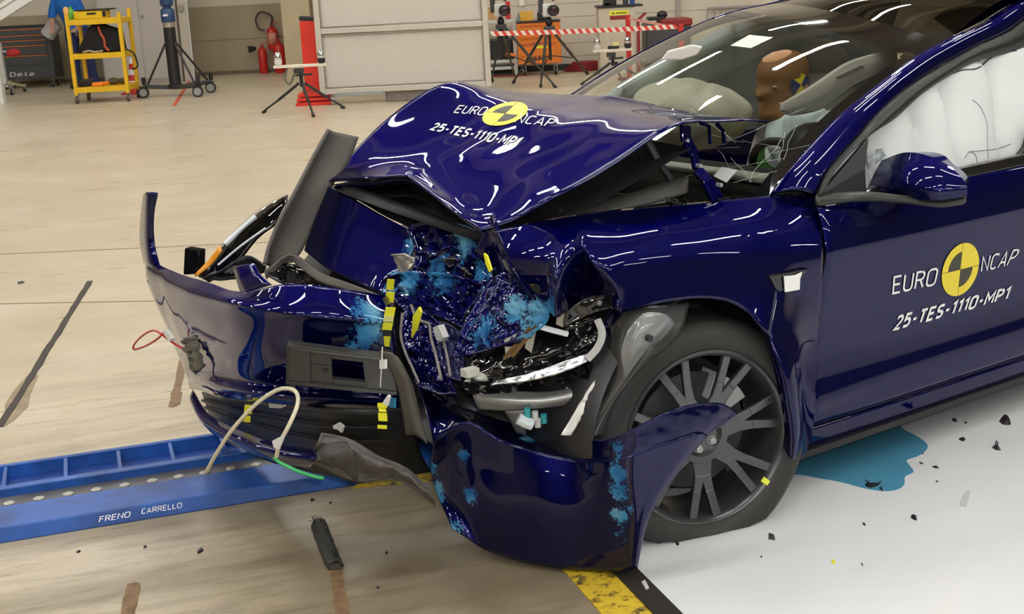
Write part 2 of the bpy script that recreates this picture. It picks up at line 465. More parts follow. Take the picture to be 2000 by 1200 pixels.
# ---- walls
YB = 24.0
struct('wall_back', B().box((-9, YB + .15, 4), (26, .3, 8)), GLOSSWALL, smooth=0)
b = B(); b.box((-9, YB - .03, .59), (26, .10, 1.18)); struct('trim_4', b, CONCRETE, smooth=0)     # concrete dado
b = B(); b.box((-9, YB - .05, .03), (26, .12, .06)); struct('baseboard_back', b, mat('dirty_wall_foot', (.16, .12, .08), .8), smooth=0)
b = B(); b.box((-9, YB - .035, .60), (26, .10, .012)); struct('trim_5', b, mat('cast_joint', (.25, .20, .13), .8), smooth=0)
pA = wp(557, 100, 22.6); pB = wp(612, 100, 22.6)
b = B(); b.box(((pA.x + pB.x) / 2, 23.2, 1.3), (pB.x - pA.x, 1.3, 2.6)); struct('wall_pier', b, mat('pier_concrete', (.50, .42, .27), .75, var=.08, scale=2), smooth=0)
b = B(); b.box(((pA.x + pB.x) / 2, 23.2, 1.33), (pB.x - pA.x + 3, 1.34, .14)); 
YR = 21.0
b = B(); b.box((8.8, YR + .15, 4), (21, .3, 8))
for i in range(40):
    b.box((8.8, YR - .004, .10 + i * .2), (21, .012, .186))
struct('wall_right_back', b, WALLWHITE, smooth=0)
b = B(); b.box((8.8, YR - .06, .045), (21, .1, .09)); struct('baseboard_right_back', b, BLACK, smooth=0)
q = wp(1325, 60, YR)
struct('trim_6', B().box((q.x, YR - .03, 4), (.07, .06, 8)), mat('grey_wall_post', (.36, .33, .27), .5), smooth=0)
struct('wall_side', B().box((-1.66, 22.6, 4), (.2, 3.4, 8)), WALLWHITE, smooth=0)
struct('wall_left', B().box((-20, 5, 4), (.3, 42, 8)), GLOSSWALL, smooth=0)
struct('wall_right', B().box((19, 5, 4), (.3, 42, 8)), mat('far_hall_wall', (.10, .09, .075), .7), smooth=0)
struct('wall_front', B().box((0, -13, 4), (44, .3, 8)), mat('rear_hall_wall', (.06, .055, .05), .7), smooth=0)
# ---- roof with beams and strip lamps
b = B(); b.box((0, 6, 7.6), (44, 42, .2)); struct('ceiling', b, CEIL, smooth=0)
for i in range(9):
    c = V((0, 6, 7.2)) + PERP * (-16 + i * 4.0)
    struct('ceiling_beam_%d' % (i + 1), B().bar(c - RAIL * 24, c + RAIL * 24, .25, .5), BEAM, smooth=0)
for i in range(7):
    c = V((0, 6, 7.42)) + RAIL * (-15 + i * 5.0)
    struct('ceiling_purlin_%d' % (i + 1), B().bar(c - PERP * 20, c + PERP * 20, .16, .22), BEAM, smooth=0)
LAMPM = mat('lit_tube', (.9, .9, .9), .5, emit=LAMP_COL, es=LAMP_POWER, var=0)
LAMPBODY = mat('lamp_body', (.5, .48, .44), .5)
lamp = thing('strip_light', 'long white fluorescent strip lamp hung below the dark roof', 'ceiling light', group='strip lamps under the roof')
B().bar((-.78, 0, .05), (.78, 0, .05), .14, .07).build('housing', LAMPBODY, lamp, smooth=0)
B().bar((-.75, 0, 0), (.75, 0, 0), .15, .03).build('tube', LAMPM, lamp, smooth=0)
first = True
for r in range(8):
    for k in range(9):
        c = V((0.6, 5.0, 6.3)) + PERP * (-14 + r * 4.0) + RAIL * (-11 + k * 2.75 + (r % 2) * .6)
        if c.y > 20 or c.y < -11 or abs(c.x) > 17: continue
        if first: lamp.location = c; lamp.rotation_euler = (0, 0, math.atan2(RAIL.y, RAIL.x)); first = False
        else: dup(lamp, c)

# ================================================================== GUIDE RAIL
def rail_build():
    t = thing('guide_rail', 'long blue steel guide rail with ladder cells and bolts on the floor', 'rail')
    A = gp(300, 960); A.z = 0
    def rp(u, v, z): return A + RAIL * u + PERP * v + V((0, 0, z))
    def vof(px, py): return (gp(px, py) - A).dot(PERP)
    # offsets across the rail measured on the floor
    v0 = vof(200, 1030); v1 = vof(200, 985); v2 = vof(200, 955); v3 = vof(200, 940); v4 = vof(200, 905)
    L0, L1 = -5.0, 1.02
    b = B()
    b.prism([rp(L0, v0, 0), rp(L1 - .05, v0, 0), rp(L1 - .05, v0 + .012, .045), rp(L0, v0 + .012, .045)], PERP * (v1 - v0 - .012))
    b.box((0, 0, 0), (.001, .001, .001)) if False else None
    b.build('near_flange', RAILBLUE, t, smooth=0, bevel=.004)
    b = B(); b.prism([rp(L0, v1, 0), rp(L1, v1, 0), rp(L1, v1, .022), rp(L0, v1, .022)], PERP * (v2 - v1)); b.build('bolt_channel', mat('oily_dark_channel', (.10, .10, .105), .45, var=.35, scale=10), t, smooth=0)
    b = B(); b.prism([rp(L0, v2, 0), rp(L1, v2, 0), rp(L1, v2, .05), rp(L0, v2, .05)], PERP * .035); b.build('middle_web', RAILBLUE, t, smooth=0, bevel=.003)
    b = B(); b.prism([rp(L0, v2 + .035, 0), rp(L1, v2 + .035, 0), rp(L1, v2 + .035, .008), rp(L0, v2 + .035, .008)], PERP * (v4 - v2 - .06)); b.build('cell_floor', mat('deep_blue_enamel', (.008, .05, .26), .4, var=.3, scale=9), t, smooth=0)
    b = B(); b.prism([rp(L0, v4 - .025, 0), rp(L1, v4 - .025, 0), rp(L1, v4 - .025, .05), rp(L0, v4 - .025, .05)], PERP * .022); b.build('far_web', RAILBLUE, t, smooth=0, bevel=.003)
    b = B(); b.prism([rp(L0, v4, 0), rp(L1, v4, 0), rp(L1, v4, .012), rp(L0, v4, .012)], PERP * .045); b.build('far_flange', RAILBLUE, t, smooth=0)
    rib = None
    for px in (10, 128, 232, 335, 437):
        g = gp(px, 950 - .12 * px); u = (g - A).dot(RAIL)
        o = B().prism([rp(u, v2 + .03, .008), rp(u + .012, v2 + .03, .008), rp(u + .012, v2 + .03, .046), rp(u, v2 + .03, .046)], PERP * (v4 - v2 - .05)).build('rib', RAILBLUE, t, smooth=0)
    for i, px in enumerate((20, 78, 135, 190, 246, 300, 352, 403, 455, 505, 548)):
        g = gp(px, 1003 - .136 * px - 4); u = (g - A).dot(RAIL)
        B().lathe([(.017, 0), (.017, .005), (.012, .008)], rp(u, (v1 + v2) / 2, .022), n=14).build('bolt', mat('worn_bolt', (.42, .41, .36), .45, metal=.4) if i == 0 else bpy.data.materials['worn_bolt'], t)
    # hand-painted lettering on the near flange
    for txt, p0, p1 in (('FRENO', (193, 1021), (256, 1010)), ('CARRELLO', (277, 1005), (357, 992))):
        a = gp(*p0, .047); e = gp(*p1, .047)
        decal_flat('rail_lettering', txt, a, (e - a), PERP, .045, WHITETXT, t, shear=.2)
    return t
def _arc(cx, cy, rx, ry, a0, a1, n=8):
    return [(cx + rx * math.cos(math.radians(lerp(a0, a1, i / n))), cy + ry * math.sin(math.radians(lerp(a0, a1, i / n)))) for i in range(n + 1)]
def _round(w, r=.24):
    return _arc(w - r, 1 - r, r, r, 0, 90) + _arc(r, 1 - r, r, r, 90, 180) + _arc(r, r, r, r, 180, 270) + _arc(w - r, r, r, r, 270, 360)
GLY = {
    'E': (.50, [[(.50, 1), (0, 1), (0, 0), (.50, 0)], [(0, .52), (.44, .52)]]),
    'U': (.58, [[(0, 1)] + _arc(.24, .24, .24, .24, 180, 270) + _arc(.34, .24, .24, .24, 270, 360) + [(.58, 1)]]),
    'R': (.55, [[(0, 0), (0, 1), (.30, 1)] + _arc(.29, .75, .25, .25, 90, -90) + [(0, .5)], [(.30, .5), (.56, 0)]]),
    'O': (.62, [_round(.62) + [(.62, .76)]]), '0': (.54, [_round(.54, .22) + [(.54, .78)]]),
    'N': (.58, [[(0, 0), (0, 1), (.58, 0), (.58, 1)]]),
    'C': (.52, [[(.52, .93)] + _arc(.26, .74, .26, .26, 70, 180) + _arc(.26, .26, .26, .26, 180, 290) + [(.52, .07)]]),
    'A': (.62, [[(0, 0), (.31, 1), (.62, 0)], [(.10, .30), (.52, .30)]]),
    'P': (.52, [[(0, 0), (0, 1), (.27, 1)] + _arc(.26, .73, .26, .27, 90, -90) + [(0, .46)]]),
    'T': (.54, [[(0, 1), (.54, 1)], [(.27, 1), (.27, 0)]]),
    'S': (.50, [[(.48, .94)] + _arc(.25, .75, .25, .25, 60, 260) + _arc(.25, .25, .25, .25, 80, -120) + [(.02, .06)]]),
    'M': (.70, [[(0, 0), (0, 1), (.35, .35), (.70, 1), (.70, 0)]]),
    '1': (.26, [[(0, .80), (.24, 1), (.24, 0)]]), '-': (.28, [[(0, .45), (.28, .45)]]),
    '2': (.50, [[(0, .86)] + _arc(.25, .74, .25, .26, 150, -35) + [(0, 0), (.50, 0)]]),
    '5': (.50, [[(.48, 1), (.05, 1), (.03, .56)] + _arc(.25, .33, .25, .30, 110, -110) + [(.0, .04)]]),
    'F': (.48, [[(0, 0), (0, 1), (.48, 1)], [(0, .52), (.42, .52)]]), 'L': (.46, [[(0, 1), (0, 0), (.46, 0)]]),
    'B': (.52, [[(0, 0), (0, 1), (.27, 1)] + _arc(.27, .76, .22, .24, 90, -90) + [(0, .52), (.27, .52)] + _arc(.27, .26, .26, .26, 90, -90) + [(0, 0)]]),
    'e': (.46, [[(.0, .36), (.46, .36)] + _arc(.23, .40, .23, .32, 0, 180) + _arc(.23, .32, .23, .32, 180, 310)]),
    't': (.32, [[(.14, .95), (.14, .14), (.20, 0), (.32, 0)], [(0, .70), (.32, .70)]]),
    'a': (.46, [[(.02, .62)] + _arc(.23, .50, .21, .20, 130, 0) + [(.44, 0)], [(.44, .40)] + _arc(.22, .20, .22, .20, 80, 350)]),
}
def text_mesh(txt, shear=0.0, bold=0.0, res=3):
    """stroke lettering, normalised to a 0..1 square"""
    th = .115 + bold * 3.2; b = B(); x = 0
    for ch in txt:
        if ch == ' ': x += .5; continue
        wd, st = GLY[ch]
        for pl in st:
            P = [V((x + p[0], p[1] * (1 - th) + th / 2, 0)) for p in pl]
            Q = [P[0]]
            for p in P[1:]:
                if (p - Q[-1]).length > .004: Q.append(p)
            k = len(Q); L_ = []; R_ = []
            shut = (Q[0] - Q[-1]).length < .02
            for i in range(k):
                a = Q[i] - Q[i - 1] if i else ((Q[-1] - Q[-2]) if shut else Q[1] - Q[0])
                c = Q[i + 1] - Q[i] if i < k - 1 else ((Q[1] - Q[0]) if shut else a)
                a = a.normalized(); c = c.normalized(); n1 = V((-a.y, a.x, 0)); n2 = V((-c.y, c.x, 0)); m = (n1 + n2)
                m = m.normalized() if m.length > .3 else n1
                s_ = min(1.7, 1 / max(.45, m.dot(n1))) * th / 2
                L_.append(Q[i] + m * s_); R_.append(Q[i] - m * s_)
            b.add(L_ + R_, [(i, i + 1, k + i + 1, k + i) for i in range(k - 1)])
        x += wd + .26 + bold * 2
    me = bpy.data.meshes.new('lettering'); me.from_pydata(b.v, [], b.f)
    for v in me.vertices: v.co.x += shear * v.co.y
    xs = [v.co.x for v in me.vertices]; ys = [v.co.y for v in me.vertices]
    x0, x1 = min(xs), max(xs)
    for v in me.vertices: v.co.x = (v.co.x - x0) / (x1 - x0); v.co.z = 0
    return me
def decal_flat(name, txt, a, du, dvdir, h, m, parent, shear=0, bold=0.0):
    bpy.context.view_layer.update()
    me = text_mesh(txt, shear, bold)
    for v in me.vertices: v.co = a + du * v.co.x + dvdir * (h * v.co.y)
    return obj(name, me, parent, m)
rail_build()
# ================================================================== CRASHED CAR
car = thing('car', 'dark blue crashed sedan with crumpled front corner on the white floor', 'car', CO, TH - PI / 2 + 0.0)
car.matrix_world = CARM
bpy.context.view_layer.update()

def crump(amp, sc, low=0.0, lsc=3.0, edge=.12, jag=0.5):
    def fn(p, n, u, v):
        e = min(u, 1 - u, v, 1 - v) / edge if edge else 1
        e = max(0, min(1, e))
        r = 1 - 2 * abs(noise.noise(p * sc)); r2 = 1 - 2 * abs(noise.noise(p * sc * 2.3 + V((3, 8, 1))))
        return n * (amp * e * (r + .5 * r2)) + nvec(p, sc * .7) * (amp * jag * e) + n * (low * noise.noise(p * lsc))
    return fn
def waves(amp, sc=3.0, edge=0.0):
    def fn(p, n, u, v):
        e = 1 if not edge else max(0, min(1, min(u, 1 - u, v, 1 - v) / edge))
        return n * (amp * e * noise.noise(p * sc))
    return fn
def near_pts(pts):
    """wear mask: 1 at the listed points (centre, radius), fading outwards"""
    pts = [(V(c), r) for c, r in pts]
    return lambda co: max(max(0, 1 - (co - c).length / r) for c, r in pts)
def curve_part(name, pts, r, m, parent=car, n=8, sub=6, smooth=60):
    return B().tube(spline([V(p) for p in pts], sub), r, n).build(name, m, parent, smooth=smooth)
def bil(q, u, v):
    return (q[0] * (1 - u) + q[1] * u) * (1 - v) + (q[3] * (1 - u) + q[2] * u) * v
def qbox(b, q, u0, u1, v0, v1, w0, w1):
    """box on the quad q (TL, TR, BR, BL), w along its outward normal"""
    n = (q[3] - q[0]).cross(q[1] - q[0]).normalized()
    if n.dot(EYEC - q[0]) < 0: n = -n
    P = [bil(q, u, v) + n * w for w in (w0, w1) for u, v in ((u0, v0), (u1, v0), (u1, v1), (u0, v1))]
    return b.add(P, [(0, 1, 2, 3), (7, 6, 5, 4), (0, 4, 5, 1), (1, 5, 6, 2), (2, 6, 7, 3), (3, 7, 4, 0)])
def bvh_of(o):
    bm = bmesh.new(); bm.from_mesh(o.data); t = BVHTree.FromBMesh(bm); bm.free(); return t
def project(me, f, tree, off=.004, cuts=2):
    """lay a flat outline on a body panel"""
    bm = bmesh.new(); bm.from_mesh(me)
    bmesh.ops.triangulate(bm, faces=bm.faces)
    bmesh.ops.subdivide_edges(bm, edges=bm.edges, cuts=cuts, use_grid_fill=True)
    bm.to_mesh(me); bm.free()
    last = None
    for v in me.vertices:
        px, py = f(v.co.x, v.co.y)
        d = cray(px, py).normalized()
        h = tree.ray_cast(EYEC, d)
        if h[0] is None: h = (EYEC + d * last, None, None, last) if last else (EYEC + d * 3.8, 0, 0, 3.8)
        last = h[3]
        n = h[1] if h[1] and V(h[1]).length > .5 else -d
        if n.dot(d) > 0: n = -n
        v.co = h[0] + n * off
    return me
def quad_map(bl, br, tr, tl):
    def f(u, v):
        x = (bl[0] * (1 - u) + br[0] * u) * (1 - v) + (tl[0] * (1 - u) + tr[0] * u) * v
        y = (bl[1] * (1 - u) + br[1] * u) * (1 - v) + (tl[1] * (1 - u) + tr[1] * u) * v
        return x, y
    return f
def roundel(parent, tree, c, u, v):
    """yellow target disc with two dark quarter sectors"""
    def f(a, b): return c[0] + u[0] * a + v[0] * b, c[1] + u[1] * a + v[1] * b
    def sector(a0, a1, r0, r1, n=14):
        b = B(); vs = []
        for i in range(n + 1):
            t = a0 + (a1 - a0) * i / n
            vs += [V((r0 * math.cos(t), r0 * math.sin(t), 0)), V((r1 * math.cos(t), r1 * math.sin(t), 0))]
        return b.add(vs, [(2 * i, 2 * i + 1, 2 * i + 3, 2 * i + 2) for i in range(n)])
    b = B()
    sector(0, 2 * PI, .001, 1.0, 48)
    for a0, a1, r0, r1 in ((0, PI / 2, 0, 1), (PI / 2, PI, .66, 1), (PI, PI * 1.5, 0, 1), (PI * 1.5, PI * 2, .66, 1)):
        s = sector(a0 + .012, a1 - .012, r0 + .01, r1); b.add(s.v, s.f)
    o = b.build('roundel', YELLOW, parent, smooth=0); project(o.data, f, tree, .0045, 1)
    b = B()
    for a0, a1 in ((PI / 2, PI), (PI * 1.5, PI * 2)):
        s = sector(a0 + .03, a1 - .03, .02, .655); b.add(s.v, s.f)
    o = b.build('roundel_sector', mat('dark_sector', (.05, .05, .03), .5) if 'dark_sector' not in bpy.data.materials else bpy.data.materials['dark_sector'], parent, smooth=0); project(o.data, f, tree, .005, 1)
def lettering(parent, tree, txt, bl, br, tr, tl, shear=0, bold=0):
    me = text_mesh(txt, shear, bold)
    project(me, quad_map(bl, br, tr, tl), tree, .0045, 1)
    return obj('lettering', me, parent, WHITETXT)

# ------------------------------------------------------------------ door, sill, rear body
DP = [(.10, -.862), (.135, -.876), (.20, -.886), (.25, -.895), (.30, -.899), (.345, -.886), (.40, -.882), (.50, -.892), (.60, -.906), (.70, -.921), (.728, -.925), (.75, -.922), (.80, -.907), (.84, -.890), (.875, -.872)]
def door_y(x, z):
    return interp(DP, z) + .03 * max(0, 1.15 - x) ** 2 * (1 if z > .3 else .5)
def side_panel(name, x0f, x1f, zs, nx, m, parent):
    b = B(); vs = []
    for z in zs:
        for i in range(nx + 1):
            x = lerp(x0f(z), x1f(z), i / nx); vs.append(V((x, door_y(x, z), z)))
    nz = len(zs); k = nx + 1
    b.add(vs, [(j * k + i, j * k + i + 1, (j + 1) * k + i + 1, (j + 1) * k + i) for j in range(nz - 1) for i in range(nx)])
    return b.build(name, m, parent, smooth=50, solid=.004, offset=0)
def frange(a, b, n): return [a + (b - a) * i / n for i in range(n + 1)]
def belt(x): return .862
zs = sorted(set([round(z, 4) for z in frange(.205, .715, 30) + [.722, .728, .734] + frange(.745, .866, 8)]))
door = side_panel('front_door', lambda z: .508 + .04 * (z - .2) / .65, lambda z: 1.74, zs, 40, PAINT, car)
rdoor = side_panel('rear_door', lambda z: 1.75, lambda z: 2.62 - .25 * max(0, .55 - z), zs, 24, PAINT, car)
sill = side_panel('sill', lambda z: .425 + .05 * (z - .13), lambda z: 2.55, frange(.128, .198, 6), 40, PAINT, car)
B().box((1.5, -.86, .125), (2.1, .06, .02)).build('sill_underside', BLACK, car, smooth=0)
B().box((1.1, -.84, .202), (1.25, .05, .02)).build('door_gap_shade', BLACK, car, smooth=0)  # black strip behind the gap stands for the shade under the door
B().box((.503, -.86, .5), (.012, .04, .6)).build('door_front_seal', BLACK, car, smooth=0)
dt = bvh_of(door)
lettering(door, dt, 'EURO', (1740, 575), (1824, 557), (1832, 521), (1743, 539), 0, .0)
lettering(door, dt, 'NCAP', (1913, 532), (1975, 517), (1992, 484), (1917, 500), 0, .0)
lettering(door, dt, '25-TES-1110-MP1', (1740, 647), (1969, 583.5), (1974, 558), (1746, 617), .22, .022)
roundel(door, dt, (1873.5, 526), (36, -8.3), (5.2, -51.5))
B().box((1.62, -.925, .80), (.22, .012, .024)).build('door_handle', PAINT, door, smooth=0, bevel=.004)
# side repeater with a torn white sticker
o = B().prism([Y(1502, 538, -.938), Y(1520, 573, -.938), Y(1562, 547, -.936), Y(1582, 524, -.934)], V((0, .012, 0))).build('side_camera', GLOSSBLACK, car, smooth=0, bevel=.003)
B().prism([Y(1532, 540, -.944), Y(1534, 571, -.944), Y(1562, 566, -.942), Y(1563, 545, -.942), Y(1567, 532, -.942), Y(1553, 538, -.943)], V((0, .003, 0))).build('white_sticker', WHITETXT, o, smooth=0)['label'] = 'torn white sticker'
# rear quarter, trunk and rear wheel (mostly outside the frame)
q = []
for x, hw, zb, zt in ((2.62, .925, .13, .875), (2.75, .93, .60, .88), (2.9, .93, .69, .885), (3.05, .925, .62, .89), (3.3, .91, .25, .90), (3.55, .87, .25, .905), (3.78, .70, .28, .90), (3.85, .35, .30, .90), (3.86, 0, .30, .9)):
    q.append([V((x, -hw * k, lerp(zb, zt, t))) for t, k in ((0, .96), (.3, .99), (.6, 1), (.85, .985), (1, .94))])
b = B(); b.patch(q, 4, 4); b.patch([[V((p.x, -p.y, p.z)) for p in r] for r in q], 4, 4); b.build('rear_quarter', PAINT, car, solid=.006)
deck = [[V((x, y * w, z + .02 * (1 - (y * y)))) for y in (-1, -.5, 0, .5, 1)] for x, w, z in ((2.3, .66, 1.385), (2.8, .62, 1.27), (3.2, .60, 1.06), (3.4, .80, .93), (3.83, .45, .90))]
B().patch(deck, 4, 5).build('rear_deck', mat('dark_rear_glass', (.012, .012, .013), .05, coat=.5, var=0), car, solid=.006)
B().patch([[V((x, .925, z)) for x in (.5, 1.2, 2, 2.62)] for z in (.13, .4, .7, .87)], 3, 3).build('far_side_panel', PAINT, car, solid=.01)
# ------------------------------------------------------------------ near pillar, roof rail
PIN = [(1505, 380, -.775), (1535, 338, -.755), (1600, 267, -.725), (1650, 217, -.70), (1720, 162, -.67), (1780, 117, -.64), (1851, 77, -.615), (1910, 47, -.60)]
POUT = [(1592, 381, -.855), (1618, 330, -.835), (1672, 268, -.795), (1720, 215, -.76), (1775, 168, -.72), (1830, 132, -.69), (1905, 90, -.665), (1965, 62, -.655)]
pin = Yr(*PIN); pout = Yr(*POUT)
pin += [V((1.95, -.585, 1.375)), V((2.4, -.60, 1.36))]; pout += [V((1.95, -.645, 1.335)), V((2.4, -.68, 1.31))]
mid = [(a + b) / 2 + V((-.01, -.018, .018)) for a, b in zip(pin, pout)]
b = B(); b.patch([pin, mid, pout], 8, 5)
pil = b.build('roof_pillar', PAINT, car, smooth=60, solid=.006)
# black window frame below it
FR = [(1598, 383, -.87), (1640, 318, -.848), (1697, 264, -.81), (1745, 232, -.775), (1802, 181, -.735), (1850, 149, -.705), (1903, 120, -.68), (1999, 91, -.665)]
fr = Yr(*FR) + [V((2.0, -.66, 1.29)), V((2.4, -.69, 1.27))]
pout2 = pout
b = B(); b.patch([[p + V((0, -.002, -.003)) for p in pout2], [(a + c) / 2 + V((0, -.012, 0)) for a, c in zip(pout2, fr)], fr], 8, 3)
b.build('window_frame', mat('satin_black_trim', (.014, .0135, .013), .42), car, smooth=60, solid=.008)
b = B(); b.prism([Y(1600, 382, -.872), Y(1697, 270, -.83), Y(1690, 330, -.862), Y(1693, 378, -.88)], V((0, .012, 0))); b.build('sail_panel', BLACK, car, smooth=0, bevel=.002)
b = B(); b.prism([V((.62, -.885, .857)), V((1.74, -.885, .862)), V((1.74, -.872, .898)), V((.8, -.872, .885))], V((0, .02, 0))); b.build('belt_seal', mat('glossy_black_trim', (.012, .011, .010), .18, coat=.4), car, smooth=0, bevel=.004)
# ------------------------------------------------------------------ windshield, roof glass
PFAR = [(1040, 235, .74), (1130, 176, .70), (1200, 131, .685), (1275, 90, .665), (1350, 54, .64), (1420, 26, .615), (1500, 8, .60)]
far = Yr(*PFAR)
def at_t(pts, t):
    s = spline(pts, 12); return s[min(len(s) - 1, int(round(t * (len(s) - 1))))]
near = [p + V((0, .006, -.004)) for p in Yr(*PIN[:7])]
near = [near[0] - (near[1] - near[0]) * .35] + near
ws = []
for j in range(9):
    t = j / 8; a = at_t(near, t); c = at_t(far, t)
    row = []
    for u in (0, .12, .3, .5, .7, .88, 1):
        k = 1 - (2 * u - 1) ** 2
        row.append(a.lerp(c, u) + V((-.14 * k * (1 - .35 * t), 0, .012 * k + .028 * k * t)))
    ws.append(row)
GLASS = glass_mat('windscreen_glass', (.92, .95, .92), 1.5)
FRIT = mat('black_glass_border', (.008, .008, .008), .05, coat=.3, var=0)
def frit(u, v):
    # clear opening with rounded upper corners
    uu = abs(u - .5) * 2; top = .875
    if v > top or uu > .905: return 1
    du = uu - .855; dv = v - (top - .05)
    if du > 0 and dv > 0 and (du / .05) ** 2 + (dv / .05) ** 2 > 1: return 1
    return 0
b = B(); b.patch(ws, 14, 12, mfn=frit)
b.f = [f[::-1] for f in b.f]
wsh = b.build('windshield', [GLASS, FRIT], car, smooth=60)
ROOFG = glass_mat('dark_roof_glass', (.10, .095, .085), 1.5)
top = ws[-1]
roof = [top]
for k, (x, xf, hw, z) in enumerate(((1.75, 1.99, .605, 1.375), (2.05, 2.17, .60, 1.405), (2.36, 2.36, .62, 1.385))):
    roof.append([V((lerp(x, xf, u) - .10 * (1 - (2 * u - 1) ** 2) * (1 - k / 2), -hw + 2 * hw * u, z + .028 * (1 - (2 * u - 1) ** 2))) for u in (0, .12, .3, .5, .7, .88, 1)])
b = B(); b.patch(roof, 8, 8); b.f = [f[::-1] for f in b.f]; b.build('glass_roof', ROOFG, car, smooth=60)
fo = [p + V((.02, .06, -.045)) for p in far]
roofr = [V((2.0, .612, 1.382)), V((2.18, .612, 1.395)), V((2.4, .63, 1.375))]
fp = far + roofr; fpo = fo + [p + V((.02, .06, -.05)) for p in roofr]
B().patch([fp, [(a + c) / 2 + V((0, .008, .010)) for a, c in zip(fp, fpo)], fpo], 6, 4).build('far_roof_pillar', PAINT, car, smooth=60, solid=.006)
# stickers on the glass
wt = bvh_of(wsh)
def sticker(name, quad, m, parent, tree, off=.003, label=None):
    me = bpy.data.meshes.new(name); me.from_pydata([(0, 0, 0), (1, 0, 0), (1, 1, 0), (0, 1, 0)], [], [(0, 1, 2, 3)])
    project(me, quad_map(*quad), tree, off, 4)
    o = obj(name, me, parent, m)
    if label: o['label'] = label
    return o
sticker('paper_note', [(1427, 91), (1467, 96), (1511, 75), (1464, 70)], PAPER, wsh, wt, .004, 'cream paper note taped under the glass top')
sticker('white_sticker', [(1394, 346), (1420, 359), (1441, 334), (1410, 328)], WHITETXT, wsh, wt, .004, 'small white sticker low on the glass')
CRACK = mat('glass_crack', (.75, .8, .75), .3, var=0)
random.seed(11)
b = B()
for i in range(18):
    a = random.uniform(-.15, 1.15) * PI; L_ = random.uniform(40, 190)
    cx, cy = 1480 + random.uniform(-70, 60), 320 + random.uniform(-50, 40)
    pts = []
    for k in range(5):
        h = wt.ray_cast(EYEC, cray(cx + math.cos(a) * L_ * k / 4 + random.uniform(-5, 5), cy - math.sin(a) * L_ * .55 * k / 4).normalized())
        if h[0] and h[0].z > .9: pts.append(h[0] - cray(cx, cy).normalized() * .003)
    if len(pts) > 2: b.tube(pts, .0004, 4)
b.build('crack_lines', CRACK, wsh, smooth=0)
# ------------------------------------------------------------------ cabin
B().patch([[V((.45, y, .80 + .04 * (1 - y * y))) for y in (-.70, -.3, .3, .70)], [V((.7, y, .86 + .03 * (1 - y * y))) for y in (-.72, -.3, .3, .72)], [V((.98, y, .84)) for y in (-.74, -.3, .3, .74)], [V((1.02, y, .6)) for y in (-.74, -.3, .3, .74)]], 6, 5).build('dashboard', mat('dark_dashboard', (.02, .019, .017), .7), car, solid=.01)
B().bar((.66, -.70, .895), (.66, .70, .895), .075, .02).build('dashboard_strip', PALEGREY, car, smooth=0, bevel=.006)
B().prism([V((.42, -.74, .45)), V((.42, .74, .45)), V((.40, .70, .84)), V((.40, -.70, .84))], V((.02, 0, 0))).build('firewall', BLACK, car, smooth=0)
B().box((1.6, 0, .30), (2.3, 1.6, .05)).build('cabin_floor', BLACK, car, smooth=0)
SEATM = mat('white_seat_leather', (.50, .49, .46), .5)
for sy in (-.37, .37):
    b = B()
    b.patch([[V((1.75 + .20 * t - .05 * math.cos(k * 1.3), sy + k * w, .45 + .62 * t)) for k in (-1, -.6, 0, .6, 1)] for t, w in ((0, .24), (.4, .25), (.8, .22), (1, .15))], 4, 5)
    st = b.build('seat', SEATM, car, solid=.10)
    B().ball((1.94, sy, 1.13), (.05, .13, .09)).build('headrest', SEATM, st)
    B().box((1.48, sy, .47), (.5, .48, .14)).build('seat_cushion', SEATM, st, smooth=0, bevel=.05, bseg=3)
# driver airbag and wheel
ab = Y(1590, 300, -.30)
M_ = Matrix.Rotation(math.radians(-28), 3, 'Y')
b = B(); b.ball((0, 0, 0), (.12, .185, .185), None, 64, 40)
vs = []
for p in b.v:
    p = V(p); n = p.normalized(); ang = math.atan2(p.z, p.y)
    p += n * (.012 * math.sin(ang * 9 + 2 * noise.noise(p * 9)) * min(1, abs(p.y) / .1 + abs(p.z) / .1) + .013 * noise.noise(p * 11))
    vs.append(M_ @ p + ab)
b.v = vs; abag = b.build('driver_airbag', AIRBLUE, car, smooth=80)
swc = ab + V((-.10, .0, -.10))
b = B(); axd = V((.87, 0, .42)); u_ = V((0, 1, 0)); w_ = axd.cross(u_).normalized()
b.tube([swc + u_ * (.18 * math.cos(t)) + w_ * (.18 * math.sin(t)) for t in frange(0, 2 * PI * 35 / 36, 35)], .015, 8, closed=True)
b.bar(swc - u_ * .17, swc + u_ * .17, .05, .02); b.build('steering_wheel', BLACK, car)
B().ball(Y(1592, 300, -.55), (.10, .12, .10)).build('instrument_hood', BLACK, car)
# passenger airbag
pb = Y(1330, 212, .36)
b = B(); b.ball((0, 0, 0), (.20, .25, .13), None, 48, 30)
b.v = [V(p) + V(p).normalized() * (.03 * noise.noise(V(p) * 6) + .012 * noise.noise(V(p) * 16)) + pb + V((.05, 0, -.02)) for p in b.v]
b.build('passenger_airbag', CREAM, car, smooth=80)
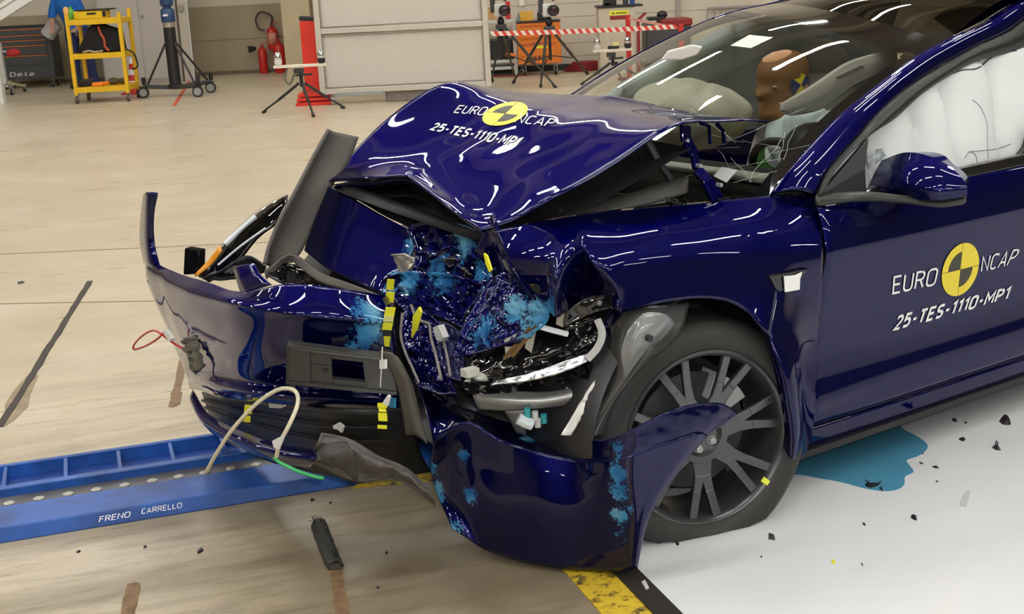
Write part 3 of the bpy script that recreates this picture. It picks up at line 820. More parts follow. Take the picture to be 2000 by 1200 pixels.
# side curtain airbags
def curtain(name, side, x0, x1, z0, ztop, y0, amp, m, bounds, nx=140, nz=30):
    b = B(); vs = []
    for j in range(nz + 1):
        v = j / nz
        for i in range(nx + 1):
            x = lerp(x0, x1, i / nx); zt = ztop(x); z = lerp(z0, zt, v)
            xx = x + .03 * noise.noise(V((x * 2, z * 5, 1)))
            a, c = 0, 1
            for k in range(len(bounds) - 1):
                if bounds[k] <= xx < bounds[k + 1]: a, c = bounds[k], bounds[k + 1]; break
            t = (xx - a) / (c - a) if c > a and a <= xx < c else 0
            bul = math.sqrt(max(0, 1 - (2 * t - 1) ** 2)) * min(1, 8 * v + .35) * (min(1, (1 - v) * 9 + .1) ** .5)
            bul += .18 * noise.noise(V((x * 5, z * 7, 3)))
            vs.append(V((x, side * (y0 - (z - .86) * .36 + amp * bul), z)))
    k = nx + 1
    b.add(vs, [(j * k + i, j * k + i + 1, (j + 1) * k + i + 1, (j + 1) * k + i) for j in range(nz) for i in range(nx)])
    return b.build(name, m, car, smooth=80)
topn = lambda x: interp([(p.x, p.z + .02) for p in fr], x)
cb = [Y(p, 250, -.78).x for p in (1640, 1718, 1813, 1878, 1976, 2080, 2200, 2330)]
cur = curtain('curtain_airbag', -1, .66, 2.05, .84, topn, .745, .06, AIRBAG, cb)
ct = bvh_of(cur)
SEAM = mat('airbag_seam', (.30, .31, .33), .9, var=0)
def seam(pts, r=.0016, m=SEAM):
    P = []
    for p in spline([V((a, c, 0)) for a, c in pts], 6):
        d = cray(p.x, p.y).normalized(); h = ct.ray_cast(EYEC, d)
        if h[0]: P.append(h[0] - d * .001)
    if len(P) > 2: B().tube(P, r, 5).build('seam', m, cur)
seam([(1900, 195), (1915, 210), (1927, 240), (1928, 275), (1930, 310)])
seam([(1893, 296), (1920, 294), (1950, 290), (1975, 281)])
seam([(1884, 310), (1893, 297), (1905, 303), (1910, 325)])
seam([(1855, 145), (1880, 137), (1910, 133), (1935, 113), (1960, 103), (1985, 99)], .003, mat('dark_airbag_edge', (.06, .06, .06), .8))
B().prism([Y(1692, 300, -.80), Y(1698, 330, -.80), Y(1732, 306, -.80), Y(1724, 290, -.80)], V((0, .01, 0))).build('torn_cover', mat('crinkled_foil', (.42, .47, .47), .35, var=.5, scale=60), cur, smooth=0)
B().tube(spline(Yr((1990, 305, -.80), (2003, 285, -.80), (2012, 240, -.80)), 5), .012, 8).build('seat_belt', BLACK, car)
curtain('far_curtain_airbag', 1, .85, 2.6, .84, lambda x: interp([(.85, 1.02), (1.2, 1.19), (1.5, 1.29), (2.0, 1.36), (2.6, 1.34)], x), .68, -.07, AIRBLUE, [.8, 1.05, 1.32, 1.6, 1.9, 2.2, 2.5])
# sun visor hanging down
vis = Yr((1538, 196, -.39), (1590, 165, -.40), (1650, 125, -.42), (1700, 107, -.44), (1748, 96, -.46))
vis2 = Yr((1540, 224, -.39), (1600, 212, -.40), (1660, 170, -.42), (1715, 140, -.44), (1750, 116, -.46))
vm = [(a + c) / 2 + V((-.006, -.004, 0)) for a, c in zip(vis, vis2)]
tipv = Yr((1527, 208, -.39))[0]
sv = B().patch([[tipv + V((0, 0, .012))] + vis, [tipv] + vm, [tipv + V((0, 0, -.012))] + vis2], 6, 6).build('sun_visor', PALEGREY, car, smooth=70, solid=.022)
B().prism([Y(1630, 152, -.435), Y(1640, 155, -.435), Y(1690, 132, -.455), Y(1682, 127, -.455)], V((0, .002, 0))).build('visor_flap', mat('visor_flap_grey', (.47, .455, .42), .7), sv, smooth=0)
# interior mirror and camera housing
b = B(); b.prism(Yr((1290, 118, .0), (1303, 100, .0), (1352, 88, .0), (1372, 92, .0), (1362, 108, .0), (1330, 118, .0)), V((.03, .03, 0))); b.build('rear_view_mirror', PALEGREY, car, smooth=0, bevel=.006)

# ------------------------------------------------------------------ hood
hrows = [Yr((1000, 178, .60), (1090, 184, .33), (1190, 186, .04), (1350, 220, -.33), (1505, 238, -.62)),
         Yr((935, 167, .62), (1025, 190, .35), (1115, 207, .05), (1225, 225, -.33), (1335, 243, -.70)),
         Yr((875, 163, .60), (945, 196, .36), (1015, 235, .06), (1108, 275, -.33), (1212, 315, -.70)),
         Yr((800, 200, .62), (850, 245, .38), (910, 292, .08), (990, 340, -.30), (1088, 383, -.68)),
         Yr((718, 270, .59), (770, 300, .36), (835, 330, .09), (912, 390, -.25), (1010, 430, -.60)),
         Yr((640, 355, .45), (715, 349, .22), (795, 346, 0), (872, 402, -.27), (942, 451, -.52))]
b = B(); b.patch([r[:3] for r in hrows], 14, 12, fn=waves(.006, 5.0)); b.patch([r[2:] for r in hrows], 14, 12, fn=waves(.006, 5.0))
hood = b.build('hood', PAINT, car, smooth=24, solid=.005, weld=.0012)
ht = bvh_of(hood)
lettering(hood, ht, 'EURO', (886, 222.5), (944, 228), (957, 211.5), (898, 207.5), 0, .0)
lettering(hood, ht, 'NCAP', (1004, 241.5), (1076, 251), (1090, 235.5), (1017, 224.5), 0, .0)
lettering(hood, ht, '25-TES-1110-MP1', (838, 256), (1008, 291), (1024, 271), (850, 241), .1, .022)
roundel(hood, ht, (987, 224.5), (37, 4), (24, -23))
# hood nose folded down in front
nrows = [Yr((641, 364, .44), (690, 388, .29), (745, 420, .14), (798, 448, .0)),
         Yr((618, 420, .43), (668, 448, .28), (728, 482, .12), (806, 492, -.05)),
         Yr((594, 490, .41), (640, 525, .25), (702, 556, .08), (768, 585, -.12))]
np_ = [(Y(775, 545, -.1), .16), (Y(800, 480, -.04), .09)]
def nosefn(p, n, u, v):
    e = max(0, (u - .66) / .34) * max(0, (v - .35) / .65)
    return n * (.004 * noise.noise(p * 5)) + crump(.012, 30, edge=0)(p, n, u, v) * e
b = B(); b.patch(nrows, 14, 14, fn=nosefn)
nose = b.build('hood_nose', SCUFF, car, smooth=45, solid=.004, attr=near_pts(np_))
# underside of the buckled hood
HIN = mat('dark_hood_lining', (.012, .012, .016), .5)
inn = [[p + V((.012, 0, -.012)) for p in hrows[5]], [p + V((.03, 0, -.03)) for p in hrows[5]], [p + V((.08, 0, -.045)) for p in hrows[5]]]
b = B(); b.patch(inn, 6, 4); b.build('hood_frame', PAINT, car, smooth=40, solid=.004)
b = B(); b.patch([[p + V((.03, .0, -.07)) for p in r] for r in hrows[1:]], 6, 5); b.build('hood_liner', HIN, car, smooth=40)
b = B(); b.patch([Yr((655, 372, .38), (740, 405, .10), (840, 440, -.16), (930, 470, -.42)), [p + V((.12, 0, .0)) for p in Yr((655, 380, .38), (740, 415, .10), (840, 450, -.16), (930, 480, -.42))], [V((.35, .5, .55)), V((.35, .1, .5)), V((.35, -.3, .5)), V((.35, -.6, .5))]], 6, 5); b.build('front_bulkhead', BLACK, car, smooth=40)
fl_ = hrows[5][:]; nl_ = [nrows[0][0], nrows[0][1], nrows[0][2], nrows[0][3], Y(870, 520, -.28)]
b = B(); b.patch([[p + V((.012, 0, -.012)) for p in fl_], [(a + c) / 2 + V((.10, 0, -.01)) for a, c in zip(fl_, nl_)], [p + V((.012, 0, -.006)) for p in nl_]], 6, 8, fn=crump(.01, 9, edge=.05)); b.build('hood_cavity', HIN, car, smooth=40)
# hinge torn off, strut
HB = paint_mat('hinge_blue')
hp = [(1338, 245, -.66), (1340, 275, -.67), (1356, 302, -.68), (1360, 330, -.70), (1380, 352, -.72), (1400, 388, -.745)]
hpts = Yr(*hp)
hg = None
for (a, c, wd) in ((0, 1, .045), (1, 2, .04), (2, 3, .032), (3, 4, .04), (4, 5, .055)):
    bb = B(); bb.bar(hpts[a], hpts[c] + (hpts[c] - hpts[a]) * .08, wd, .012, V((.3, -1, .2)).normalized())
    o = bb.build('hood_hinge' if hg is None else 'hinge_link', HB, hg or car, smooth=0, bevel=.003)
    hg = hg or o
b = B()
for p in (hpts[1], hpts[3] + V((0, -.012, .01)), hpts[5] + V((0, -.012, .04))): b.cyl(p + V((0, -.008, 0)), p + V((0, .010, 0)), .006, 10)
b.build('hinge_bolt', SILVER, hg)
B().tube(Yr((1368, 240, -.6), (1385, 247, -.6), (1387, 280, -.62)), .006, 6).build('hinge_clip', HB, hg)
B().tube(Yr((1400, 242, -.6), (1412, 255, -.6), (1415, 282, -.62)), .006, 6).build('hinge_clip', HB, hg)
B().tube([Y(1265, 278, -.6), Y(1285, 315, -.62)], .014, 12).tube([Y(1283, 312, -.62), Y(1310, 352, -.64)], .010, 12).build('hood_strut', BLACK, car)
# scuttle, wiper cowl and fender top rail
b = B(); b.patch([Yr((1090, 410, -.58), (1180, 392, -.60), (1260, 370, -.62), (1342, 346, -.64)), Yr((1092, 416, -.60), (1182, 398, -.62), (1262, 377, -.64), (1344, 353, -.66)), Yr((1092, 428, -.62), (1185, 415, -.64), (1265, 400, -.66), (1342, 378, -.68))], 8, 4)
cw = b.build('cowl_panel', GREYPL, car, smooth=40, solid=.008)
b = B(); b.patch([Yr((1230, 395, -.62), (1270, 386, -.63), (1300, 381, -.64)), Yr((1232, 405, -.65), (1270, 400, -.66), (1300, 396, -.67))], 5, 3); b.build('cowl_bracket', MIDGREY, cw, solid=.006)
b = B(); b.patch([[V((-.25, y, .66)) for y in (-.6, -.2, .2, .6)], [V((.1, y, .70)) for y in (-.64, -.2, .2, .64)], [V((.42, y, .80)) for y in (-.70, -.2, .2, .70)], [V((.56, y, .87)) for y in (-.72, -.3, .3, .72)]], 8, 8, fn=crump(.012, 8, edge=.05)); b.build('engine_bay_cover', BLACK, car, smooth=40)
# glass crumbs and a chrome cap on the scuttle
b = B(); random.seed(5)
for i in range(40):
    p = Y(1325 + random.uniform(-25, 190), 391 + random.uniform(-4, 2), -.715); b.box(p, (.006, .006, .005), Matrix.Rotation(random.random() * 3, 3, 'Z'))
o = b.build('glass_crumbs', glass_mat('crumb_glass', (.7, .9, .8), 1.5), car, smooth=0); o['kind'] = 'stuff'
# ------------------------------------------------------------------ near fender
fc = [[(966, 452, -.56), (985, 497, -.62), (1015, 542, -.69), (1050, 580, -.76), (1083, 618, -.82)],
      [(1040, 436, -.64), (1055, 470, -.72), (1066, 507, -.79), (1074, 552, -.83), (1086, 613, -.845)],
      [(1105, 424, -.67), (1112, 457, -.77), (1108, 494, -.86), (1090, 550, -.895), (1090, 619, -.87)],
      [(1132, 420, -.68), (1138, 455, -.79), (1142, 497, -.84), (1140, 545, -.79), (1132, 590, -.77)],
      [(1160, 416, -.69), (1160, 455, -.80), (1158, 503, -.87), (1177, 535, -.89), (1209, 580, -.895)],
      [(1215, 410, -.70), (1220, 455, -.82), (1228, 500, -.885), (1228, 548, -.905), (1217, 609, -.915)],
      [(1290, 403, -.72), (1295, 448, -.835), (1300, 495, -.893), (1300, 540, -.91), (1298, 589, -.925)],
      [(1370, 396, -.74), (1375, 443, -.845), (1380, 490, -.898), (1380, 535, -.915), (1385, 582, -.93)],
      [(1450, 389, -.76), (1452, 438, -.855), (1455, 490, -.905), (1455, 540, -.925), (1448, 600, -.945)],
      [(1520, 382, -.785), (1522, 438, -.863), (1522, 495, -.908), (1518, 560, -.932), (1503, 655, -.985)],
      [(1562, 381, -.81), (1564, 438, -.870), (1562, 500, -.913), (1556, 580, -.920), (1551, 652, -.955)],
      [(1601, 383, -.835), (1604, 440, -.878), (1606, 500, -.918), (1603, 580, -.908), (1600, 650, -.900)]]
cols = [Yr(*c) for c in fc]
rows = [[cols[i][j] for i in range(len(cols))] for j in range(5)]
fmask = near_pts([(Y(1075, 600, -.82), .07)])
b = B()
b.patch(rows, 9, 10, ci=(0, 81))
low = [Yr((1462, 700, -.93), (1527, 725, -1.025), (1562, 718, -.995), (1596, 710, -.915)), Yr((1480, 780, -.92), (1541, 790, -1.035), (1566, 780, -1.01), (1592, 770, -.925)), Yr((1490, 850, -.91), (1549, 850, -1.03), (1568, 842, -1.00), (1588, 836, -.925)), Yr((1490, 900, -.90), (1546, 896, -1.0), (1556, 892, -.975), (1573, 886, -.92))]
b.patch([[c for c in r[8:12]] for r in rows] + low, 9, 10, ci=(9, 999))
fen = b.build('front_fender', SCUFF, car, smooth=40, solid=.005, attr=fmask, weld=.0006)
# arch lip
lip = Yr((1209, 583, -.90), (1217, 609, -.915), (1298, 589, -.925), (1385, 582, -.93), (1448, 600, -.945), (1503, 655, -.985), (1527, 725, -1.02), (1541, 790, -1.03), (1549, 850, -1.02), (1546, 896, -.985))
B().patch([lip, [p + V((0, .03, .004)) for p in lip]], 6, 2).build('arch_lip', PAINT, fen, smooth=60, solid=.004)
# scuffed corner torn from the fender front
tr = [Yr((958, 548, -.55), (985, 532, -.60), (1020, 555, -.68), (1058, 588, -.77)),
      Yr((930, 590, -.555), (968, 585, -.63), (1010, 597, -.71), (1072, 610, -.80)),
      Yr((903, 640, -.56), (948, 650, -.64), (1005, 650, -.72), (1066, 631, -.79)),
      Yr((880, 702, -.56), (925, 692, -.63), (978, 674, -.70), (1040, 646, -.77))]
b = B(); b.patch(tr, 14, 12, fn=crump(.011, 26, edge=.08, jag=.4))
b.build('torn_fender_corner', SCUFF, car, smooth=35, solid=.004, attr=near_pts([(Y(1050, 630, -.78), .16), (Y(960, 655, -.62), .12), (Y(1000, 600, -.7), .10)]))
# front crease: folded spike between hood and fender
b = B(); b.patch([Yr((962, 415, -.52), (945, 455, -.5), (925, 495, -.48)), Yr((966, 420, -.535), (970, 470, -.55), (968, 530, -.54)), Yr((972, 450, -.55), (1000, 520, -.66), (1045, 585, -.75))], 6, 6, fn=crump(.006, 30)); b.build('folded_spike', PAINT, car, smooth=35, solid=.004)
# ================================================================== CAR: BUMPER, LAMPS, WHEEL
# scuttle corner: fender top edge already built; front bumper skin
cx0 = [-.78, -.88, -.93, -.94, -.89, -.79, -.63]
def xrow(pts, dx, xs=cx0): return [X(px, py, x + dx) for (px, py), x in zip(pts, xs)]
br = [xrow([(283, 503), (345, 533), (410, 553), (470, 571), (560, 557), (660, 565), (758, 580)], .035),
      xrow([(286, 535), (345, 560), (410, 580), (470, 593), (560, 606), (660, 614), (768, 626)], -.012),
      xrow([(292, 560), (350, 585), (412, 603), (475, 614), (562, 626), (662, 636), (770, 646)], -.010),
      xrow([(322, 630), (372, 655), (432, 670), (492, 682), (565, 692), (660, 700), (776, 706)], .0),
      xrow([(350, 697), (388, 716), (434, 730), (494, 744), (570, 754), (660, 760), (778, 768)], .035),
      xrow([(366, 735), (396, 745), (436, 757), (498, 768), (576, 775), (668, 781), (778, 790)], .005),
      xrow([(372, 758), (402, 766), (440, 776), (500, 784), (578, 792), (668, 799), (778, 806)], .03)]
bmask = near_pts([(X(728, 600, -.70), .13), (X(715, 650, -.72), .12), (X(690, 670, -.75), .07)])
b = B(); b.patch(br, 12, 10, fn=waves(.003, 6))
bump = b.build('front_bumper', SCUFF, car, smooth=50, solid=.005, attr=bmask)
# upright sliver of the bumper end and the tab
sl = [xrow([(281, 380), (290, 375), (308, 377)], 0, (-.76, -.785, -.77)), xrow([(276, 420), (287, 420), (301, 420)], 0, (-.765, -.795, -.78)), xrow([(274, 470), (287, 472), (302, 475)], 0, (-.77, -.80, -.785)), xrow([(281, 512), (292, 520), (315, 532)], 0, (-.775, -.81, -.80))]
B().patch(sl, 6, 6).build('bumper_end', PAINT, bump, smooth=60, solid=.006)
B().patch([xrow([(455, 521), (497, 515)], .0, (-.90, -.89)), xrow([(462, 545), (507, 535)], .0, (-.92, -.90)), xrow([(471, 574), (530, 556)], .0, (-.935, -.905))], 4, 4).build('bumper_tab', PAINT, bump, smooth=60, solid=.005)
# lower lip
lx = [-.86, -.93, -.955, -.94, -.90]
lr = [xrow([(376, 762), (408, 808), (470, 842), (545, 868), (622, 880)], .03, lx), xrow([(372, 780), (398, 826), (465, 860), (540, 886), (614, 898)], -.012, lx), xrow([(380, 806), (410, 842), (476, 878), (545, 902), (607, 912)], .02, lx)]
B().patch(lr, 10, 8, fn=waves(.003, 9)).build('bumper_lip', PAINT, bump, smooth=60, solid=.005)
# dark lower grille with slats
gx = [-.80, -.82, -.83, -.82, -.72, -.60]
gr = [xrow([(396, 765), (460, 778), (540, 788), (640, 798), (740, 802), (800, 800)], 0, gx), xrow([(412, 810), (480, 845), (560, 872), (650, 890), (750, 890), (820, 880)], .08, gx), xrow([(440, 850), (500, 890), (580, 915), (660, 930), (760, 930), (840, 920)], .12, gx)]
G_ = B().patch(gr, 6, 6, fn=crump(.006, 14)).build('lower_grille', BLACK, car, smooth=40, solid=.01)
for k in range(2):
    t = .35 + k * .3
    pts = [gr[0][i].lerp(gr[1][i], t) + V((-.012, 0, 0)) for i in range(6)]
    B().tube(spline(pts, 4), .005, 6).build('grille_slat', BLACK, G_)
def gpatch(name, quad, x, m, parent, th=.006):
    return B().prism([X(px, py, x) for px, py in quad], V((th, 0, 0))).build(name, m, parent, smooth=0)
gpatch('grille_clip', [(524, 786), (552, 784), (556, 794), (548, 798), (526, 797)], -.85, WHITEPL, G_)['label'] = 'white plastic clip'
gpatch('grille_clip', [(650, 832), (661, 826), (670, 833), (666, 846), (660, 840), (651, 838)], -.80, WHITEPL, G_)['label'] = 'white broken clip'
# under tray
B().patch([xrow([(540, 888), (612, 905), (700, 915), (790, 925)], .02, (-.90, -.85, -.78, -.68)), xrow([(548, 905), (610, 922), (690, 945), (720, 946)], .03, (-.88, -.84, -.78, -.72))], 6, 4, fn=crump(.006, 18, edge=0)).build('under_tray', BLACK, car, smooth=40, solid=.004)
# torn grey splitter
tx = [-.87, -.81, -.76, -.70, -.63]
ts = [xrow([(628, 846), (684, 858), (738, 890), (790, 912), (842, 955)], .0, tx), xrow([(618, 872), (676, 880), (735, 908), (785, 922), (838, 965)], -.02, tx), xrow([(608, 893), (676, 912), (735, 930), (785, 935), (846, 978)], .0, tx), xrow([(612, 905), (690, 940), (745, 939), (790, 945), (850, 988)], .02, tx)]
B().patch(ts, 10, 8, fn=crump(.008, 16, edge=.02)).build('torn_splitter', mat('torn_grey_plastic', (.10, .09, .085), .55, bump=.1, scale=90), car, smooth=35, solid=.004)
B().patch([xrow([(605, 895), (640, 868), (676, 862)], 0, (-.90, -.88, -.85)), xrow([(612, 900), (650, 895), (690, 890)], -.01, (-.90, -.88, -.85)), xrow([(640, 905), (675, 920), (700, 945)], 0, (-.88, -.85, -.82))], 6, 6, fn=crump(.006, 30)).build('torn_splitter_flap', GREYPL, car, smooth=35, solid=.004)
# licence plate holder
q = [X(562, 664, -.925), X(762, 690, -.70), X(776, 762, -.70), X(560, 741, -.925)]
b = B(); F_ = (0, 1, 0, 1)
for u0, u1, v0, v1, w0, w1 in ((0, 1, 0, .10, 0, .028), (0, 1, .92, 1, 0, .028), (0, .22, .1, .92, .0, .024), (.22, .42, .1, .92, 0, .016), (.42, .72, .1, .26, 0, .018), (.42, .72, .80, .92, 0, .018), (.72, 1, .1, .92, 0, .020), (.22, .42, .46, .50, 0, .021), (.0, .008, 0, 1, 0, .032)):
    qbox(b, q, u0, u1, v0, v1, w0, w1)
pl = b.build('plate_holder', mat('plate_holder_plastic', (.03, .03, .029), .45), car, smooth=0, bevel=.003)
b = B(); qbox(b, q, .03, .08, .98, 1.22, .0, .022); b.build('holder_tab', GREYPL, pl, smooth=0)
b = B(); n_ = (q[3] - q[0]).cross(q[1] - q[0]).normalized(); n_ = n_ if n_.dot(EYEC - q[0]) > 0 else -n_
c_ = bil(q, .36, .6); b.cyl(c_ + n_ * .012, c_ + n_ * .019, .007, 10); b.build('holder_screw', BLACK, pl)
# grey band running down from the plate holder
sb = [xrow([(742, 686), (768, 692), (784, 712)], 0, (-.73, -.72, -.70)), xrow([(765, 722), (786, 726), (804, 755)], 0, (-.72, -.71, -.68)), xrow([(782, 775), (800, 775), (818, 808)], 0, (-.70, -.69, -.66)), xrow([(794, 850), (815, 850), (834, 868)], 0, (-.68, -.67, -.65))]
B().patch(sb, 6, 8).build('bent_grille_frame', mat('brown_grey_plastic', (.075, .068, .058), .5), car, smooth=50, solid=.008)
# grey air-seal trough standing up and its lower strip
tg = [Yr((641, 252, .44), (655, 258, .47), (700, 268, .46)), Yr((608, 312, .42), (622, 320, .46), (680, 318, .45)), Yr((575, 375, .40), (592, 382, .44), (648, 365, .44)), Yr((545, 430, .39), (564, 436, .43), (618, 430, .43)), Yr((525, 480, .38), (540, 485, .42), (590, 490, .41)), Yr((516, 515, .37), (530, 520, .41), (572, 512, .40))]
SEALM = mat('grey_air_seal_plastic', (.105, .095, .082), .5, bump=.04, scale=200)
B().patch(tg, 6, 8).build('air_seal', SEALM, car, smooth=50, solid=.010)
st_ = [Yr((517, 530, .38), (560, 497, .36), (590, 505, .34), (630, 535, .25), (690, 556, .10), (770, 588, -.12)), Yr((520, 545, .38), (562, 507, .37), (585, 522, .34), (622, 550, .25), (685, 570, .10), (768, 602, -.12))]
B().patch(st_, 6, 4).build('lower_air_seal', SEALM, car, smooth=50, solid=.012)
b = B(); b.patch([Yr((520, 525, .40), (545, 515, .40), (590, 520, .38), (630, 545, .27)), Yr((525, 540, .36), (550, 553, .34), (590, 560, .32), (640, 562, .25))], 6, 5, fn=crump(.012, 25, edge=.05)); b.build('lock_carrier', GLOSSBLACK, car, smooth=30, solid=.005)
# far headlight
LENS = glass_mat('lamp_lens', (.85, .88, .9), 1.5)
hl = [Yr((556, 378, .66), (500, 412, .70), (440, 468, .74), (405, 512, .76), (381, 538, .77)), Yr((552, 398, .64), (500, 432, .66), (450, 485, .69), (415, 522, .73), (390, 542, .75)), Yr((530, 435, .60), (495, 462, .62), (460, 505, .64), (430, 530, .68), (400, 548, .72))]
b = B(); b.patch([[p + V((.012, .0, -.008)) for p in r] for r in hl], 8, 8)
h_ = b.build('headlight', GLOSSBLACK, car, smooth=60, solid=.01); h_['label'] = 'far headlight with amber tip'
B().patch(hl, 8, 8).build('headlight_lens', LENS, h_, smooth=60)
def strip_on(name, pts, r, m, par, n=6): return B().tube(spline([V(p) for p in pts], 6), r, n).build(name, m, par)
strip_on('light_guide', [p + V((-.004, -.006, .004)) for p in Yr((500, 424, .68), (465, 455, .71), (440, 478, .72))], .010, LEDG, h_)
strip_on('light_guide', [p + V((-.004, -.006, .004)) for p in Yr((520, 447, .6), (470, 483, .64), (427, 519, .69))], .004, LEDG, h_)
B().patch([[p + V((-.006, -.004, .002)) for p in Yr((432, 480, .735), (410, 508, .755), (381, 538, .77))], [p + V((-.006, -.004, .002)) for p in Yr((436, 490, .72), (415, 518, .745), (386, 541, .765))]], 4, 3).build('indicator', AMBER, h_, smooth=60, solid=.004)
b = B(); b.patch([Yr((395, 545, .72), (430, 530, .66), (480, 500, .62), (520, 520, .55)), Yr((430, 548, .68), (460, 545, .64), (490, 540, .60), (515, 533, .56))], 6, 5, fn=crump(.015, 20, edge=.05)); b.build('headlight_bracket', BLACK, car, smooth=30, solid=.006)
b = B(); b.prism(Yr((360, 484, .84), (390, 489, .82), (388, 536, .82), (357, 538, .84)), V((.03, .015, 0))); b.build('bumper_bracket', GLOSSBLACK, car, smooth=0, bevel=.005)
# ---------------- crushed structure between hood and corner
c1 = [Yr((795, 440, .02), (850, 430, -.12), (905, 440, -.28), (955, 462, -.46)),
      Yr((812, 495, -.08), (855, 490, -.20), (905, 500, -.35), (960, 520, -.50)),
      Yr((800, 545, -.10), (850, 535, -.22), (900, 545, -.36), (962, 560, -.52)),
      Yr((800, 575, -.12), (850, 570, -.24), (900, 570, -.38), (940, 585, -.50))]
b = B(); b.patch(c1, 9, 8, fn=crump(.018, 19, edge=.05, jag=.9))
b.build('crushed_inner_panel', SCUFF, car, smooth=16, solid=.003, attr=near_pts([(Y(890, 470, -.3), .17), (Y(930, 530, -.45), .12), (Y(850, 520, -.2), .11)]))
c2 = [Yr((745, 545, -.08), (800, 530, -.20), (870, 535, -.34), (945, 552, -.50)),
      Yr((762, 575, -.14), (815, 565, -.26), (875, 572, -.38), (930, 585, -.50)),
      Yr((775, 595, -.20), (820, 592, -.30), (872, 602, -.42), (908, 615, -.50)),
      Yr((790, 608, -.24), (825, 610, -.32), (865, 622, -.42), (905, 642, -.50))]
b = B(); b.patch(c2, 12, 9, fn=crump(.014, 36, edge=.06, jag=1.0))
b.build('crumpled_panel', SCUFF, car, smooth=16, solid=.003, attr=near_pts([(Y(800, 545, -.2), .11), (Y(870, 540, -.33), .14), (Y(770, 570, -.12), .07)]))
c3 = [Yr((792, 598, -.26), (812, 600, -.31), (835, 612, -.36), (862, 632, -.42)),
      Yr((780, 650, -.30), (808, 660, -.36), (838, 668, -.42), (864, 690, -.48)),
      Yr((798, 705, -.36), (820, 712, -.42), (845, 725, -.48), (872, 735, -.54)),
      Yr((812, 750, -.42), (835, 762, -.48), (860, 770, -.53), (895, 772, -.58))]
b = B(); b.patch(c3, 8, 10, fn=crump(.011, 20, edge=.04, jag=.8)); b.build('folded_bumper_edge', PAINT, car, smooth=24, solid=.003)
b = B(); b.patch([Yr((858, 628, -.42), (885, 640, -.48), (910, 660, -.52)), Yr((860, 690, -.48), (890, 690, -.52), (905, 705, -.56)), Yr((870, 735, -.54), (885, 740, -.56), (900, 745, -.6))], 10, 10, fn=crump(.014, 30, edge=.05)); b.build('crushed_bracket', mat('crushed_dark_blue', (.02, .02, .09), .35, metal=.4, coat=.5), car, smooth=30, solid=.003)
TORN = mat('torn_grey_edge', (.22, .20, .19), .5, bump=.2, scale=200)
curve_part('torn_edge', Yr((803, 596, -.30), (812, 618, -.34), (824, 628, -.37), (838, 634, -.39), (842, 660, -.42), (850, 690, -.46), (856, 715, -.50), (862, 742, -.54)), .0045, TORN, car, 6)
curve_part('torn_edge', Yr((786, 612, -.30), (783, 655, -.33), (792, 690, -.37), (806, 720, -.40), (818, 748, -.44)), .004, TORN, car, 6)
curve_part('torn_edge', Yr((862, 650, -.46), (872, 690, -.5), (880, 735, -.55)), .004, TORN, car, 6)
b = B(); b.patch([Yr((762, 500, -.08), (785, 496, -.13), (808, 504, -.18)), Yr((768, 508, -.085), (790, 512, -.135), (806, 515, -.18)), Yr((782, 540, -.12), (792, 545, -.14), (798, 530, -.16))], 5, 5, fn=crump(.006, 40, edge=0)); b.build('bent_bracket', mat('beige_metal', (.55, .52, .45), .25, metal=.6), car, smooth=30, solid=.004)
random.seed(21)
for k in range(9):
    px, py = random.uniform(800, 930), random.uniform(455, 620); yv = lerp(-.06, -.46, (px - 780) / 170); a = random.uniform(-.8, .8); L_ = random.uniform(18, 45)
    pts = [(px + math.cos(a) * L_ * t + random.uniform(-4, 4), py + math.sin(a) * L_ * t + random.uniform(-5, 5), yv - .03 - .0018 * L_ * t * math.cos(a)) for t in (0, .35, .7, 1)]
    c_ = Yr(*pts); b = B(); b.patch([c_, [p + V((.004, -.008, .012 + random.uniform(0, .008))) for p in c_]], 4, 2); b.build('metal_shred', random.choice([SCUFF, PAINT, PAINT, GLOSSBLACK]), car, smooth=30, solid=.003)
# background of the broken corner
b = B(); b.patch([Yr((860, 600, -.30), (980, 620, -.45), (1100, 600, -.55), (1215, 560, -.60)), Yr((850, 700, -.32), (960, 720, -.46), (1080, 740, -.55), (1180, 740, -.60)), Yr((880, 800, -.34), (1000, 850, -.46), (1100, 870, -.55), (1180, 860, -.60))], 8, 8, fn=crump(.02, 12, edge=.02)); b.build('crushed_front_end', BLACK, car, smooth=35, solid=.004)
b = B(); b.patch([[V((-.28, y, .12)) for y in (-.5, 0, .6)], [V((.3, y, .14)) for y in (-.7, 0, .7)], [V((1.2, y, .13)) for y in (-.84, 0, .84)], [V((3.8, y, .18)) for y in (-.8, 0, .8)]], 4, 4); b.build('floor_pan', BLACK, car, solid=.01)
# near headlight remains
hk = [Yr((920, 700, -.60), (990, 660, -.66), (1080, 640, -.72), (1165, 620, -.78)), Yr((910, 735, -.62), (985, 705, -.69), (1080, 690, -.76), (1172, 660, -.80)), Yr((905, 750, -.63), (985, 735, -.70), (1080, 722, -.77), (1165, 705, -.80))]
H2 = B().patch(hk, 8, 8, fn=crump(.012, 14, edge=.05)).build('broken_headlight', GLOSSBLACK, car, smooth=35, solid=.006); H2['label'] = 'smashed near headlight'
strip_on('light_guide', [p + V((-.02, -.03, 0)) for p in Yr((1165, 618, -.80), (1174, 645, -.82), (1165, 672, -.82), (1145, 695, -.81))], .011, LIGHTGREY, H2)
b = B(); b.patch([[p + V((-.025, -.03, 0)) for p in Yr((965, 735, -.69), (1030, 722, -.73), (1090, 702, -.77), (1150, 680, -.80))], [p + V((-.03, -.04, 0)) for p in Yr((960, 740, -.69), (1035, 733, -.73), (1095, 718, -.77), (1148, 695, -.80))]], 10, 6, fn=crump(.004, 60, edge=0)); b.build('reflector', mat('shattered_chrome', (.6, .62, .66), .18, metal=.95, bump=.4, scale=60), H2, smooth=35, solid=.006)
